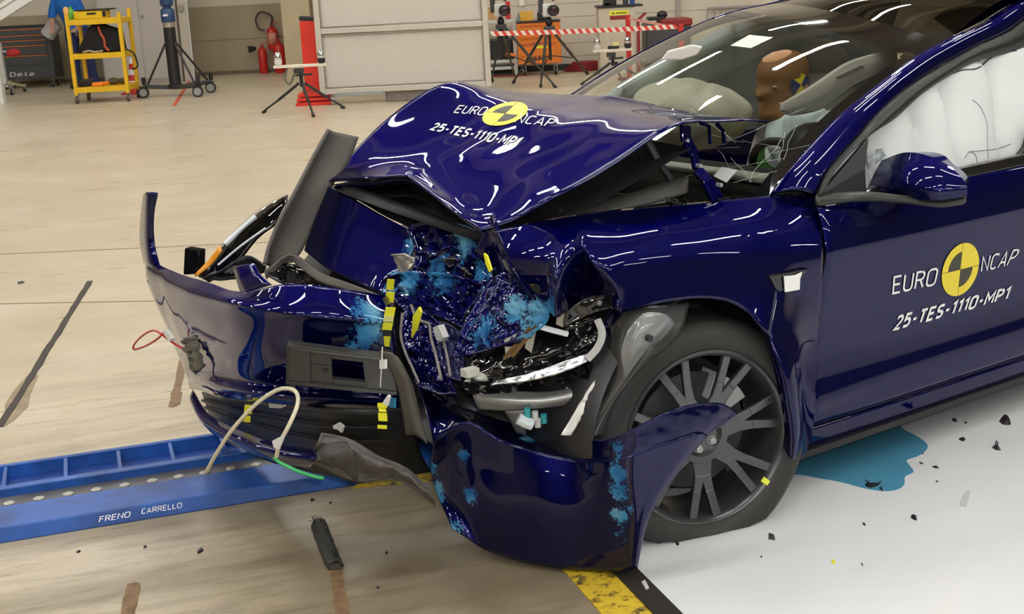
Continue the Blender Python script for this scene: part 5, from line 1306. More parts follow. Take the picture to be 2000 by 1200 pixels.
# black bristle strip sticking out of the slot
t = thing('rubber_strip', 'frayed black rubber strip curling out of the brown floor slot', 'rubber strip', gp(640, 1070))
t.location.z = 0
P0 = t.location.copy(); RP = [gp(px, py, .012) - P0 for px, py in ((622, 1022), (632, 1048), (643, 1078), (655, 1105))]
RP = spline([V((p.x, p.y, .016)) for p in RP], 6)
b = B(); W_ = []
for i, p in enumerate(RP):
    d = (RP[min(i + 1, len(RP) - 1)] - RP[max(i - 1, 0)]).normalized(); s_ = V((-d.y, d.x, 0)); W_.append([p + s_ * .018 + V((0, 0, -.012)), p + s_ * .016, p + V((0, 0, .008)), p - s_ * .016, p - s_ * .018 + V((0, 0, -.012))])
b.patch(W_, 2, 1, fn=crump(.003, 90, edge=0)); b.build('strip_body', RUBBER, t, smooth=30, solid=.004)
b = B(); rnd = random.Random(4)
for i in range(60):
    p = rnd.choice(RP[:6]) + V((rnd.uniform(-.02, .02), rnd.uniform(-.01, .012), rnd.uniform(0, .008))); b.bar(p, p + V((rnd.uniform(-.012, .012), rnd.uniform(-.005, .02), rnd.uniform(-.005, .01))), .0015, .0015)
o = b.build('frayed_bristles', BLACK, t, smooth=0); o['kind'] = 'stuff'
b = B(); p = RP[-1]; b.box(p + V((0, -.004, -.004)), (.03, .012, .012)); b.build('strip_end', GREYPL, t, smooth=0)
# arrow plate on the black edging
b = B(); a = gp(1259, 1142, .008); b.prism([gp(px, py, .0075) - a for px, py in ((1253, 1138), (1260, 1134), (1268, 1150), (1262, 1153))], V((0, 0, .002))); o = b.build('edge_plate', LIGHTGREY, smooth=0); o.location = a; tag(o, 'small pale metal tag on the black floor edging', 'tag')
# ================================================================== BACKGROUND OF THE HALL
def at(px, py): P = gp(px, py); P.z = 0; return P
def rel(o, px, py, y): return wp(px, py, y) - V(o.location)
def caster(parent, p, r=.05, name='caster', m=RUBBER):
    b = B(); b.cyl(p + V((-.016, 0, r)), p + V((.016, 0, r)), r, 18); c = b.build(name, m, parent, smooth=40)
    b = B(); b.bar(p + V((-.022, 0, r)), p + V((-.022, .02, r * 2 + .02)), .006, .03); b.bar(p + V((.022, 0, r)), p + V((.022, .02, r * 2 + .02)), .006, .03); b.box(p + V((0, .02, r * 2 + .022)), (.055, .05, .008)); b.build('caster_fork', SILVER, c, smooth=0)
    b = B(); b.cyl(p + V((-.018, 0, r)), p + V((.018, 0, r)), r * .55, 14); b.build('caster_hub', SILVER, c, smooth=40)
    return c
def word(txt, parent, bl, wdt, h, m, y, bold=.02, shear=.1):
    me = text_mesh(txt, shear, bold)
    for v in me.vertices: v.co = bl + V((wdt * v.co.x, 0, h * v.co.y))
    return obj('lettering', me, parent, m)

# ---- grey roller cabinet with drawers, far left
def tool_cabinet(name, label, x0, x1, yf, z0, z1, body, stripe, drawers, logo, logom, loc_px=None, topm=BLACK):
    t = thing(name, label, 'tool cabinet', ((x0 + x1) / 2, yf + .23, 0))
    W_ = x1 - x0
    b = B(); b.box((0, 0, (z0 + z1) / 2), (W_, .46, z1 - z0)); b.build('body', body, t, smooth=0, bevel=.012)
    b = B(); b.box((0, 0, z1 + .012), (W_ + .01, .48, .025)); b.build('worktop', topm, t, smooth=0, bevel=.006)
    zt = z1 - .03
    for h in drawers:
        o = B().box((-.02, -.235, zt - h / 2), (W_ - .12, .012, h - .012)).build('drawer', body, t, smooth=0, bevel=.003)
        B().box((-.02, -.245, zt - .012), (W_ - .14, .012, .018)).build('drawer_handle', stripe, o, smooth=0, bevel=.002)
        zt -= h
    word(logo, t, V((-W_ * .30, -.236, z0 + .05)), W_ * .44, .075, logom, 0)
    for sx in (-1, 1):
        for sy in (-1, 1): caster(t, V((sx * (W_ / 2 - .09), sy * .15, 0)), .055)
    return t
y_ = 22.85
xa, xb = wp(-10, 100, y_).x, wp(102, 100, y_).x
tool_cabinet('tool_cabinet', 'charcoal roller tool cabinet with orange drawer strips at the far left wall', xa, xb, y_, .16, wp(60, 52, y_).z, CHARCOAL, mat('dull_orange_strip', (.42, .13, .03), .5), (.10, .085, .085, .165, .165), 'Beta', mat('pale_logo', (.5, .5, .5), .5))
# ---- light grey wheeled stand at the left edge with red pouch
t = thing('equipment_trolley', 'light grey wheeled equipment trolley cut off by the left picture edge', 'trolley', at(10, 186))
yy = t.location.y
def tp(px, py): return rel(t, px, py, yy)
B().bar(tp(-3, 85), tp(10, 165), .09, .07).build('post', LIGHTGREY, t, smooth=0, bevel=.008)
B().prism([tp(-30, 163), tp(16, 166), tp(16, 171), tp(-30, 168)], V((0, .3, 0))).build('base_plate', LIGHTGREY, t, smooth=0, bevel=.006)
B().bar(tp(14, 160), tp(50, 168), .04, .03).build('leg', mat('dull_yellow_leg', (.33, .29, .15), .5), t, smooth=0)
for px, py in ((6, 190), (49, 179), (24, 186)):
    p = at(px, py) - V(t.location); caster(t, p, .048)
o = B().ball((0, 0, 0), (.115, .06, .065)).build('red_pouch', mat('red_fabric', (.42, .015, .018), .7), smooth=60); o.location = wp(26, 103, yy - .16); tag(o, 'red cloth pouch hanging in front of the charcoal tool cabinet', 'pouch')
B().bar(tp(2, 100), tp(20, 102), .02, .02).build('hook_arm', LIGHTGREY, t, smooth=0)
# ---- white hoist boom, top left corner
t = thing('hoist_boom', 'white steel hoist boom slanting into the top left corner', 'hoist', wp(-20, 45, 20.0))
b = B(); b.bar(V((0, 0, 0)), rel(t, 60, -6, 20.0), .10, .12); b.build('boom', WHITEPL, t, smooth=0, bevel=.01)
b = B(); b.bar(rel(t, -20, 25, 20.0), rel(t, 30, -6, 20.0), .05, .06); b.build('tie_bar', WHITEPL, t, smooth=0)
b = B(); b.bar(V((0, 0, 0)), V((0, 0, -wp(-20, 45, 20.0).z)), .12, .12); b.build('mast', WHITEPL, t, smooth=0)
# ---- yellow tool cart
fl = at(152, 203)
cart = thing('tool_cart', 'yellow steel tool cart with three shelves on castors', 'cart', fl)
yc = fl.y
cw_ = at(249, 199).x - fl.x
ZT = wp(126, 38, yc).z; dp = .55
def zc(py, px=190): return wp(px, py, yc).z
for x in (0, cw_):
    for y in (0, dp):
        B().bar(V((x, y, .12)), V((x, y, ZT + (.06 if y == 0 else .10))), .055, .05).build('upright', CARTYEL, cart, smooth=0, bevel=.005)
        caster(cart, V((x, y, 0)), .055, m=mat('brown_castor', (.10, .06, .04), .6) if 'brown_castor' not in bpy.data.materials else bpy.data.materials['brown_castor'])
for z, nm in ((.19, 'shelf'), (zc(109), 'shelf'), (zc(42), 'shelf')):
    b = B(); b.box((cw_ / 2, dp / 2, z), (cw_, dp, .012))
    for y in (0, dp): b.bar(V((0, y, z)), V((cw_, y, z)), .04, .075)
    for x in (0, cw_): b.bar(V((x, 0, z)), V((x, dp, z)), .04, .075)
    b.build(nm, CARTYEL, cart, smooth=0, bevel=.004)
zt = zc(42) + .04
def small(name, label, cat, b, m, loc, **k):
    o = b.build(name, m, **k); o.location = loc; tag(o, label, cat); return o
def oncart(px, z, dy): 
    P = wp(px, 100, yc + dy); return V((P.x, yc + dy, z))
t = thing('parts_tray', 'yellow flat tray with black grip on top of the yellow cart', 'tray', oncart(189, zt, .2))
B().box((0, 0, .055), (.46, .22, .11)).build('tray_body', mat('bright_yellow', (.80, .55, .012), .4), t, smooth=0, bevel=.008)
B().box((.02, -.115, .07), (.13, .012, .025)).build('grip', BLACK, t, smooth=0, bevel=.004); B().box((.20, -.113, .06), (.05, .012, .08)).build('black_label', BLACK, t, smooth=0)
small('black_board', 'thin black board lying across the yellow tray on the cart', 'board', B().box((0, 0, .01), (.50, .25, .02)), BLACK, oncart(198, zt + .112, .2), smooth=0, bevel=.003)
b = B(); b.lathe([(.045, 0), (.05, .03), (.05, .10), (.03, .14), (.018, .15), (.018, .18), (0, .18)], n=16); small('green_bottle', 'bright green bottle on the top shelf of the yellow cart', 'bottle', b, mat('bright_green', (.12, .42, .03), .4), oncart(148, zt, .30))
b = B(); b.lathe([(.03, 0), (.04, .04), (.035, .09), (.02, .11), (0, .11)], n=14); small('orange_knob', 'pale orange knob at the top left corner of the yellow cart', 'ball', b, mat('pale_orange', (.75, .40, .10), .5), V((fl.x, yc, ZT + .06)))  # orange knob on the corner upright of the cart
zm = zc(109) + .04
b = B(); b.prism([V((-.33, 0, 0)), V((.33, 0, 0)), V((.30, 0, .30)), V((.12, 0, .36)), V((-.02, 0, .43)), V((-.12, 0, .34))], V((0, .3, 0))); small('black_jacket', 'black bag-like jacket heaped on the middle shelf of the yellow cart', 'jacket', b, mat('black_cloth', (.008, .008, .009), .85), oncart(193, zm, .1), smooth=50, bevel=.03, bseg=3)
b = B(); b.tube(spline([V(p) for p in ((0, 0, .36), (.02, 0, .26), (.06, 0, .18), (.06, 0, .08), (.11, 0, .02))], 5), .018, 8); small('red_strap', 'red and tan strap hanging over the black jacket', 'strap', b, mat('red_tan', (.5, .08, .04), .6), oncart(198, zm, .08))
b = B(); b.tube(spline([V(p) for p in ((-.12, 0, .01), (-.04, .03, .03), (.05, 0, .01), (.16, .02, .02))], 5), .015, 8); small('pale_cables', 'heap of pale cables on the middle shelf of the cart', 'cable', b, mat('pale_tan_cable', (.42, .36, .24), .6), oncart(178, zm, .05))
zb = .19 + .04
small('black_case', 'black case on the bottom shelf of the yellow cart, left', 'case', B().box((0, 0, .05), (.17, .2, .10)), BLACK, oncart(161, zb, .2), smooth=0, bevel=.015)
b = B(); b.box((0, 0, .03), (.15, .12, .05)); b.cyl((.05, 0, .03), (.16, 0, .045), .02, 10); small('orange_tool', 'bright orange hand tool on the bottom shelf of the yellow cart', 'tool', b, mat('vivid_orange', (.95, .22, .01), .4), oncart(184, zb, .08), smooth=0, bevel=.012)
b = B(); b.ball((0, 0, .05), (.09, .08, .05)); b.ball((.12, .05, .045), (.07, .07, .045)); small('rag_heap', 'dark olive rags on the bottom shelf of the cart, right', 'rag', b, mat('olive_rag', (.10, .085, .04), .9), oncart(215, zb, .2))
b = B(); b.tube(spline([V((cw_ + .03, .05, ZT - .45)), V((cw_ + .12, .10, ZT - .52)), V((cw_ + .14, .15, ZT - .7)), V((cw_ + .05, .2, ZT - .75))], 5), .012, 8); b.build('cable_hook', BLACK, cart)
# ---- traffic cone behind the cart
P = at(238, 192); P.y += .75
t = thing('traffic_cone', 'red and white traffic cone half hidden behind the yellow cart', 'traffic cone', P)
s_ = 1 / depth_scale(P)
B().box((0, 0, .015), (.34, .34, .03)).build('base', mat('cone_red', (.50, .03, .02), .5), t, smooth=0, bevel=.006)
for i in range(6):
    z0, z1 = .03 + i * .085, .03 + (i + 1) * .085; r = lambda z: lerp(.12, .025, z / .54)
    B().lathe([(r(z0), z0), (r(z1), z1)], n=20).build('band', bpy.data.materials['cone_red'] if i % 2 == 0 else WHITEPL, t)
# ---- person behind the cart
def person():
    P = at(152, 172)
    t = thing('person', 'person in bright blue shirt and navy trousers standing behind the yellow cart', 'person', P)
    vs = []; rs = []; es = []
    def nd(p, r, a=None):
        vs.append(V(p)); rs.append(r)
        if a is not None: es.append((a, len(vs) - 1))
        return len(vs) - 1
    pel = nd((.10, .02, .95), .125); ab_ = nd((.06, .0, 1.15), .12, pel); ch = nd((.0, -.05, 1.36), .135, ab_); nk = nd((-.02, -.09, 1.50), .055, ch); hd = nd((-.03, -.12, 1.60), .085, nk); nd((-.03, -.13, 1.70), .075, hd)
    for s in (-1, 1):
        hp_ = nd((.10 + s * .09, .02, .90), .095, pel); kn = nd((.13 + s * .12, -.02, .50), .062, hp_); an_ = nd((.14 + s * .14, .04, .09), .042, kn); nd((.14 + s * .16, -.10, .035), .035, an_)
        sh = nd((s * .18, -.05, 1.40), .062, ch); el = nd((s * .25, -.10, 1.13), .047, sh); wr = nd((s * .20, -.28, .97), .033, el); h_2 = nd((s * .18, -.36, .95), .036, wr)
        for k in range(4): f1 = nd((s * .18 + (k - 1.5) * .018, -.42, .94 - abs(k - 1.5) * .004), .011, h_2); nd((s * .18 + (k - 1.5) * .019, -.455, .915), .009, f1)
        th_ = nd((s * .18 - s * .045, -.38, .94), .012, h_2); nd((s * .18 - s * .05, -.41, .925), .010, th_)
    me = bpy.data.meshes.new('body'); me.from_pydata([tuple(v) for v in vs], es, [])
    b_ = obj('body', me, t, mat('skin_tone', (.45, .26, .17), .55)); m = b_.modifiers.new('skin', 'SKIN')
    for i, q_ in enumerate(me.skin_vertices[0].data): q_.radius = (rs[i], rs[i]); q_.use_root = (i == 0)
    sm = b_.modifiers.new('sub', 'SUBSURF'); sm.levels = 2; sm.render_levels = 2
    def loft(name, secs, m, n=18):
        B().patch([[V((cx + rx * math.cos(a), cy + ry * math.sin(a), z)) for a in frange(0, 2 * PI, n)] for z, cx, cy, rx, ry in secs], 1, 4, fn=waves(.012, 8)).build(name, m, t, smooth=70)
    loft('shirt', ((1.46, -.01, -.07, .10, .09), (1.42, 0, -.06, .20, .13), (1.30, .01, -.05, .20, .15), (1.12, .06, 0, .175, .145), (.98, .09, .02, .185, .15), (.90, .10, .02, .19, .15)), SHIRT)
    for s in (-1, 1):
        loft('sleeve', ((1.44, s * .16, -.05, .075, .08), (1.30, s * .21, -.07, .078, .078), (1.16, s * .245, -.095, .07, .07)), SHIRT, 12)
        loft('trouser_leg', ((.99, .10 + s * .085, .02, .11, .135), (.75, .11 + s * .105, .01, .095, .11), (.5, .13 + s * .12, -.01, .082, .09), (.25, .135 + s * .135, .02, .075, .08), (.07, .14 + s * .14, .03, .072, .08)), NAVY, 14)
        b = B(); b.box((.14 + s * .155, -.05, .045), (.11, .29, .09)); b.build('shoe', BLACK, t, smooth=0, bevel=.035, bseg=3)
    b = B(); b.ball((-.03, -.10, 1.70), (.095, .105, .08)); b.build('hair', mat('dark_hair', (.03, .02, .015), .7), t)
    b = B(); b.ball((-.03, -.215, 1.625), (.012, .02, .02)); b.build('nose', bpy.data.materials['skin_tone'], t)
person()
# pale grey bent duct beside the person
b = B(); b.tube(spline([wp(92, 70, 22.6), wp(99, 60, 22.6), wp(106, 50, 22.6), wp(112, 44, 22.6)], 6), [.12] * 19, 14); o = b.build('grey_hose', mat('pale_grey_hose', (.45, .44, .45), .6)); tag(o, 'pale grey fat hose between the charcoal cabinet and the person', 'hose')
# ---- grey metal wall cabinet
yk = 22.6
x0, x1 = wp(196, 90, yk).x, wp(349, 90, yk).x
t = thing('metal_cabinet', 'tall grey two-door metal cabinet behind the lifting stand', 'cabinet', ((x0 + x1) / 2, yk + .3, 0))
W_ = x1 - x0
B().box((0, 0, 1.05), (W_, .58, 2.1)).build('body', GREYCAB, t, smooth=0, bevel=.01)
xs_ = wp(276, 75, yk).x - (x0 + x1) / 2
B().box(((-W_ / 2 + xs_) / 2 + .004, -.297, 1.08), (xs_ + W_ / 2 - .03, .014, 2.0)).build('door', GREYCAB, t, smooth=0, bevel=.003)
d_ = B().box(((W_ / 2 + xs_) / 2 - .0, -.297, 1.08), (W_ / 2 - xs_ - .03, .014, 2.0)).build('door', GREYCAB, t, smooth=0, bevel=.003)
B().cyl((xs_ + .06, -.305, 1.10), (xs_ + .06, -.34, 1.10), .022, 14).build('door_knob', mat('dull_knob', (.3, .24, .17), .4, metal=.6), d_)
B().box((0, -.02, .04), (W_ - .02, .56, .08)).build('plinth', mat('grey_plinth', (.30, .27, .24), .6), t, smooth=0)
px_ = wp(361, 75, 22.7).x
t = thing('steel_post', 'pale steel post with conduit between grey cabinet and concrete wall', 'post', (px_, 22.75, 0))
B().box((0, 0, 4), (.14, .14, 8)).build('column', mat('pale_post', (.45, .40, .33), .5), t, smooth=0, bevel=.008)
B().cyl((.085, -.05, 0), (.085, -.05, 8), .018, 10).build('conduit', LIGHTGREY, t); B().box((0, -.10, 1.2), (.07, .05, .10)).build('switch_box', mat('switch_grey', (.3, .27, .22), .5), t, smooth=0, bevel=.006)
# ---- lifting stand
P = at(318, 192); P.y += .25
t = thing('lifting_stand', 'black telescopic lifting stand with blue head on wheeled tripod base', 'stand', P)
ys = P.y
def lp(px, py, dy=0): return rel(t, px, py, ys + dy)
foot = lp(344, 178); head = lp(330, 52)
ax0 = V((foot.x, 0, 0))
hz = lambda py: wp(335, py, ys).z
b = B(); b.lathe([(.11, .14), (.11, .17), (.085, .18), (.085, hz(53)), (.0, hz(53))], (ax0.x, 0, 0), n=24); b.build('column', BLACK, t)
b = B(); b.lathe([(.083, hz(53)), (.083, hz(44)), (.07, hz(44)), (0, hz(44))], (ax0.x, 0, 0), n=24); b.build('steel_collar', mat('worn_steel', (.5, .46, .38), .35, metal=.7), t)
b = B(); b.lathe([(.095, hz(43)), (.10, hz(40)), (.10, hz(20)), (.085, hz(17)), (.06, hz(15)), (.06, hz(12)), (.09, hz(10)), (.095, hz(0)), (.07, hz(-4)), (0, hz(-4))], (ax0.x, 0, 0), n=24); hh = b.build('blue_head', mat('dark_blue_enamel', (.02, .055, .15), .4), t)
B().box((ax0.x - .01, -.10, hz(29)), (.07, .008, .03)).build('white_mark', WHITEPL, hh, smooth=0)
for (pt, ft) in (((-.46, .02), 0), ((.40, -.30), 1), ((.45, .35), 2)):
    e = V((ax0.x + pt[0], pt[1], .16)); c0 = V((ax0.x, 0, .13))
    B().bar(c0, e, .09, .06).build('base_leg', mat('dark_grey_base', (.05, .055, .055), .45) if ft == 0 else bpy.data.materials['dark_grey_base'], t, smooth=0, bevel=.008)
    wheel = B(); wheel.cyl(V((e.x, e.y - .06, .08)), V((e.x, e.y - .10, .08)), .08, 22); wl = wheel.build('castor_wheel', RUBBER, t, smooth=40); B().cyl(V((e.x, e.y - .095, .08)), V((e.x, e.y - .106, .08)), .055, 18).build('castor_hub', SILVER, wl)
    B().box((e.x, e.y - .06, .15), (.09, .10, .03)).build('castor_fork', BLACK, t, smooth=0)
    B().cyl(V((ax0.x, 0, hz(84))) + V((pt[0], pt[1], 0)).normalized() * .08, e + V((-pt[0] * .12, 0, .03)), .016, 10).build('brace', mat('dark_brace', (.03, .022, .03), .4) if ft == 0 else bpy.data.materials['dark_brace'], t)
    B().cyl(e + V((0, 0, .02)), e + V((0, 0, .13)), .03, 12).build('foot_screw', BLACK, t)
# ---- fire extinguishers
def extinguisher(P, r, h, label, hose=0, horn=False, wall=False):
    t = thing('fire_extinguisher', label, 'fire extinguisher', P)
    B().lathe([(r * .9, 0), (r, .02), (r, h * .78), (r * .8, h * .86), (r * .35, h * .92), (0, h * .92)], n=22).build('cylinder', RED, t)
    B().lathe([(r * .36, h * .90), (r * .36, h), (0, h)], n=14).build('valve', mat('valve_red', (.40, .02, .015), .4) if 'valve_red' not in bpy.data.materials else bpy.data.materials['valve_red'], t)
    B().bar((-.02, -.02, h + .015), (.10, -.02, h + .05), .02, .012).build('lever', RED, t, smooth=0)
    if horn: B().lathe([(.02, 0), (.045, .05), (.06, .14), (0, .14)], (-r - .02, -.03, h * .90), V((-1, -.3, -.1)), 16).build('horn', BLACK, t)
    if hose: B().tube(spline([V((0, -.02, h)), V((.02, -.03, h + .16)), V((-.16, -.03, h + .24)), V((-.26, -.03, h + .12)), V((-.22, -.03, h - .04)), V((-.12, -.03, h - .08))], 6), .016, 8).build('hose', BLACK, t)
    if wall: B().patch([[V((r * 1.02 * math.cos(a), r * 1.02 * math.sin(a), z)) for a in frange(-PI * .8, -PI * .2, 8)] for z in (h * .22, h * .70)], 1, 1).build('label', mat('pale_red_label', (.62, .25, .20), .5), t, solid=.002)
yx = 23.75
def xp(px, py): return wp(px, py, yx)
p = xp(516, 143); extinguisher(V((p.x, yx, 0)), .075, xp(510, 88).z, 'red extinguisher with black horn standing on the floor, left one', horn=True)
p = xp(533, 97); extinguisher(V((p.x, 23.84, p.z)), .095, xp(533, 50).z - p.z, 'red extinguisher hung on the wall with hose looped over it', hose=1, wall=True)
p = xp(551, 142); extinguisher(V((p.x, yx - .1, 0)), .105, xp(545, 78).z, 'red extinguisher standing on the floor below the wall-hung one')
# ---- red machine column
P = at(612, 206); P.y += .2
t = thing('red_column', 'tall bright red steel column with black cap on a red foot', 'column', P)
s_ = 1 / depth_scale(P); yy = P.y
zt_ = wp(595, 40, yy).z
B().box((-.0, 0, zt_ / 2), (.20, .22, zt_)).build('shaft', mat('bright_red_enamel', (.74, .035, .018), .38), t, smooth=0, bevel=.012)
B().box((0, 0, zt_ + .02), (.205, .225, .05), Matrix.Rotation(.12, 3, 'Y')).build('cap', BLACK, t, smooth=0, bevel=.01)
b = B(); 
for k in range(3): b.box((.01, -.02, .02 + k * .055), (.46 - k * .03, .42 - k * .04, .04))
b.build('foot', bpy.data.materials['bright_red_enamel'], t, smooth=0, bevel=.006)
B().box((.01, 0, .10), (.30, .3, .16)).build('foot_block', mat('dull_red', (.45, .05, .03), .5), t, smooth=0, bevel=.008)
# ---- low tripod carrying a white bar with two reflectors
def bar_tripod(P, L_, zb, spread, label, extras=None):
    t = thing('bar_tripod', label, 'tripod', P)
    B().box((0, 0, zb), (L_, .05, .035)).build('white_bar', mat('cream_bar', (.80, .74, .62), .45) if 'cream_bar' not in bpy.data.materials else bpy.data.materials['cream_bar'], t, smooth=0, bevel=.004)
    for sx in (-1, 1):
        r_ = B().lathe([(.03, 0), (.032, .05), (.045, .07), (.045, .11), (.03, .15), (0, .16)], (sx * (L_ / 2 - .06), 0, zb + .017), n=16).build('reflector', CHROME, t)
        B().lathe([(.035, 0), (.048, .03), (.048, .06), (.034, .06)], (sx * (L_ / 2 - .06), 0, zb + .018), n=16, cap=False).build('collar', WHITEPL if sx < 0 else BLACK, r_)
    hb = zb * .62
    B().box((-.02, 0, zb - .06), (.12, .08, .06)).build('head', mat('dark_head', (.03, .03, .033), .4) if 'dark_head' not in bpy.data.materials else bpy.data.materials['dark_head'], t, smooth=0, bevel=.008)
    B().bar((-.06, -.03, zb - .11), (.14, -.03, zb - .105), .025, .025).build('pan_handle', BLACK, t, smooth=0)
    B().cyl((0, 0, hb - .04), (0, 0, zb - .05), .022, 12).build('centre_column', BLACK, t)
    for k, (dx, dy) in enumerate(spread):
        a = V((dx * .07, dy * .07, hb)); e = V((dx, dy, 0)); m_ = a.lerp(e, .55)
        b = B(); b.cyl(a, m_, .018, 10); b.cyl(m_, e + V((0, 0, .012)), .013, 10); l_ = b.build('leg', BLACK, t)
        B().cyl(e.lerp(a, .10) , e + V((0, 0, .004)), .020, 10).build('foot', BLACK, l_)
    return t
P = at(595, 218); zb = wp(575, 129, P.y).z
w0 = (wp(627, 129, P.y) - wp(523, 129, P.y)).x
c0 = wp(590, 200, P.y)
P = V((wp(588, 150, P.y).x, P.y, 0))
bar_tripod(P, w0, zb, [(at(518, 218).x - P.x, .05), (at(613, 229).x - P.x, at(613, 229).y - P.y), (at(672, 214).x - P.x, .1)], 'low black tripod carrying a pale bar with two chrome reflectors beside the red column')
B().tube(spline([V((-.16, .02, zb - .02)), V((-.20, .0, zb - .14)), V((-.15, .02, zb - .22)), V((-.08, 0, zb - .1))], 5), .012, 6).build('cable', mat('green_grey_cable', (.12, .15, .11), .6), bpy.data.objects['bar_tripod'])
# ---- grey partition wall on castors
yp = 17.0
t = thing('partition_wall', 'large pale grey movable partition in aluminium frame on castors', 'partition', (0, yp, 0))
def pp(px, py): return wp(px, py, yp) - V((0, yp, 0))
xl, xr = pp(624, 100).x, pp(951, 100).x; zb0 = pp(780, 178).z; zmid = pp(780, 54).z
fw = .075
for x in (xl, xr): B().box((x, .03, (zb0 + 2.7) / 2), (fw, .08, 2.7 - zb0)).build('frame_post', FRAMEM, t, smooth=0, bevel=.008)
for z in (zb0 + fw / 2, zmid, 2.66): B().box(((xl + xr) / 2, .03, z), (xr - xl - fw, .07, fw * (.95 if z < 1 else .8))).build('frame_rail', FRAMEM, t, smooth=0, bevel=.008)
for a, c in ((zb0 + fw, zmid - .04), (zmid + .04, 2.62)): B().box(((xl + xr) / 2, .045, (a + c) / 2), (xr - xl - fw, .02, c - a)).build('panel', PANELM, t, smooth=0)
b = B(); 
for x in (xl + fw / 2 + .012, xr - fw / 2 - .012): b.box((x, .03, (zb0 + 2.6) / 2), (.014, .05, 2.6 - zb0 - .1))
for z in (zb0 + fw + .01, zmid - .05, zmid + .05): b.box(((xl + xr) / 2, .03, z), (xr - xl - fw, .05, .012))
b.build('panel_seal', mat('grey_seal', (.33, .29, .25), .6), t, smooth=0)
for px in (650, 940): caster(t, V((pp(px, 200).x, .05, 0)), .05, m=mat('pale_castor', (.5, .48, .45), .5) if 'pale_castor' not in bpy.data.materials else bpy.data.materials['pale_castor'])
for px in (650, 940): B().cyl((pp(px, 200).x, .05, .11), (pp(px, 200).x, .05, zb0 + .01), .015, 10).build('castor_stem', SILVER, t)
b = B(); xa, xb = pp(657, 190).x, pp(751, 190).x
b.bar((xa, 0, .10), (xa, 0, zb0), .04, .03); b.bar((xb, 0, .10), (xb, 0, zb0), .04, .03); b.bar((xa, 0, .13), (xb, 0, .13), .04, .05); b.build('ballast_bracket', SILVER, t, smooth=0, bevel=.004)
b = B(); b.box(((pp(752, 190).x + pp(940, 190).x) / 2, .25, .075), (pp(940, 190).x - pp(752, 190).x, .4, .15)); b.build('ballast_box', mat('ballast_grey', (.22, .19, .17), .6), t, smooth=0, bevel=.01)
# ---- shelf with tools behind the tape
ysf = 20.3
def sp(px, py, y=ysf): return wp(px, py, y)
x0, x1 = sp(930, 90).x, sp(1006, 90).x
t = thing('steel_shelf', 'pale grey steel shelf beside the orange tool cabinet', 'shelf', ((x0 + x1) / 2, ysf, 0)); W_ = x1 - x0
for x in (-W_ / 2, W_ / 2):
    for y in (0, .45): B().box((x, y, 1.0 * sp(1000, 40).z / 1.0 * .5), (.05, .04, sp(1000, 40).z)).build('post', LIGHTGREY, t, smooth=0)
zsh = [sp(980, 42).z, sp(980, 120).z, .12]
for z in zsh: B().box((0, .225, z), (W_, .47, .045)).build('shelf_board', LIGHTGREY, t, smooth=0, bevel=.003)
def onsh(px, z, dy=.1): P = sp(px, 60); return V((P.x, ysf + dy, z + .023))
small('cardboard_box', 'tan cardboard box on the top of the grey shelf', 'box', B().box((0, 0, .09), (.14, .16, .18)), mat('cardboard', (.50, .30, .11), .8), onsh(963, zsh[0], .2), smooth=0, bevel=.004)
small('red_box', 'upright red box on the top of the grey shelf', 'box', B().box((0, 0, .13), (.075, .12, .26)), RED, onsh(994, zsh[0], .25), smooth=0, bevel=.006)
small('black_machine', 'black machine on the middle board of the grey shelf', 'machine', B().box((0, 0, .15), (.34, .3, .30)).box((.03, 0, .35), (.16, .2, .12)), BLACK, onsh(978, zsh[1], .2), smooth=0, bevel=.02)
b = B(); b.cyl((-.06, 0, .06), (.09, 0, .045), .03, 12); b.bar((.0, 0, .05), (-.05, 0, .035), .03, .03); small('orange_grinder', 'orange angle grinder on the middle board of the grey shelf', 'tool', b, mat('grinder_orange', (.90, .22, .012), .4), onsh(993, zsh[1] + .012, -.02), smooth=40)
# ---- orange roller cabinet
yo = 20.1
x0, x1 = wp(1011, 90, yo).x, wp(1096, 90, yo).x
oc = tool_cabinet('tool_cabinet', 'orange roller tool cabinet behind the striped barrier tape', x0, x1, yo, .17, wp(1050, 44, yo).z, ORANGE, mat('deep_orange_strip', (.55, .13, .012), .4), (.10, .09, .09, .18), 'Beta', mat('dark_logo', (.05, .03, .06), .5))
b = B(); b.box((.02, -.243, .42), (.20, .008, .045)); b.build('yellow_label', TAPEYEL, oc, smooth=0)
b = B(); b.box((.0, -.243, .47), (.24, .006, .03)); b.build('purple_label', mat('purple_label', (.3, .06, .10), .5), oc, smooth=0)
zo = wp(1050, 44, yo).z + .025
def onoc(px, dy=.2): return V((wp(px, 40, yo + dy).x, yo + dy, zo))
small('yellow_box', 'yellow box standing on the orange tool cabinet', 'box', B().box((0, 0, .07), (.20, .1, .14)), mat('box_yellow', (.78, .42, .05), .5), onoc(1028), smooth=0, bevel=.004)
t = thing('charger', 'black battery charger on the orange tool cabinet', 'charger', onoc(1059)); B().box((0, 0, .06), (.14, .14, .12)).build('body', BLACK, t, smooth=0, bevel=.015); B().box((0, -.02, .13), (.12, .08, .03)).build('battery', CHARCOAL, t, smooth=0, bevel=.006); B().box((.02, -.072, .10), (.06, .004, .025)).build('pale_label', mat('pale_green_label', (.45, .5, .38), .5), t, smooth=0)
b = B(); b.lathe([(.025, 0), (.028, .06), (.012, .10), (.012, .13), (0, .13)], n=12); small('small_bottle', 'small green-grey bottle left of the yellow box', 'bottle', b, mat('green_grey', (.18, .24, .22), .3), V((sp(1008, 40).x, yo + .15, zo)) if False else onoc(1013, .1))
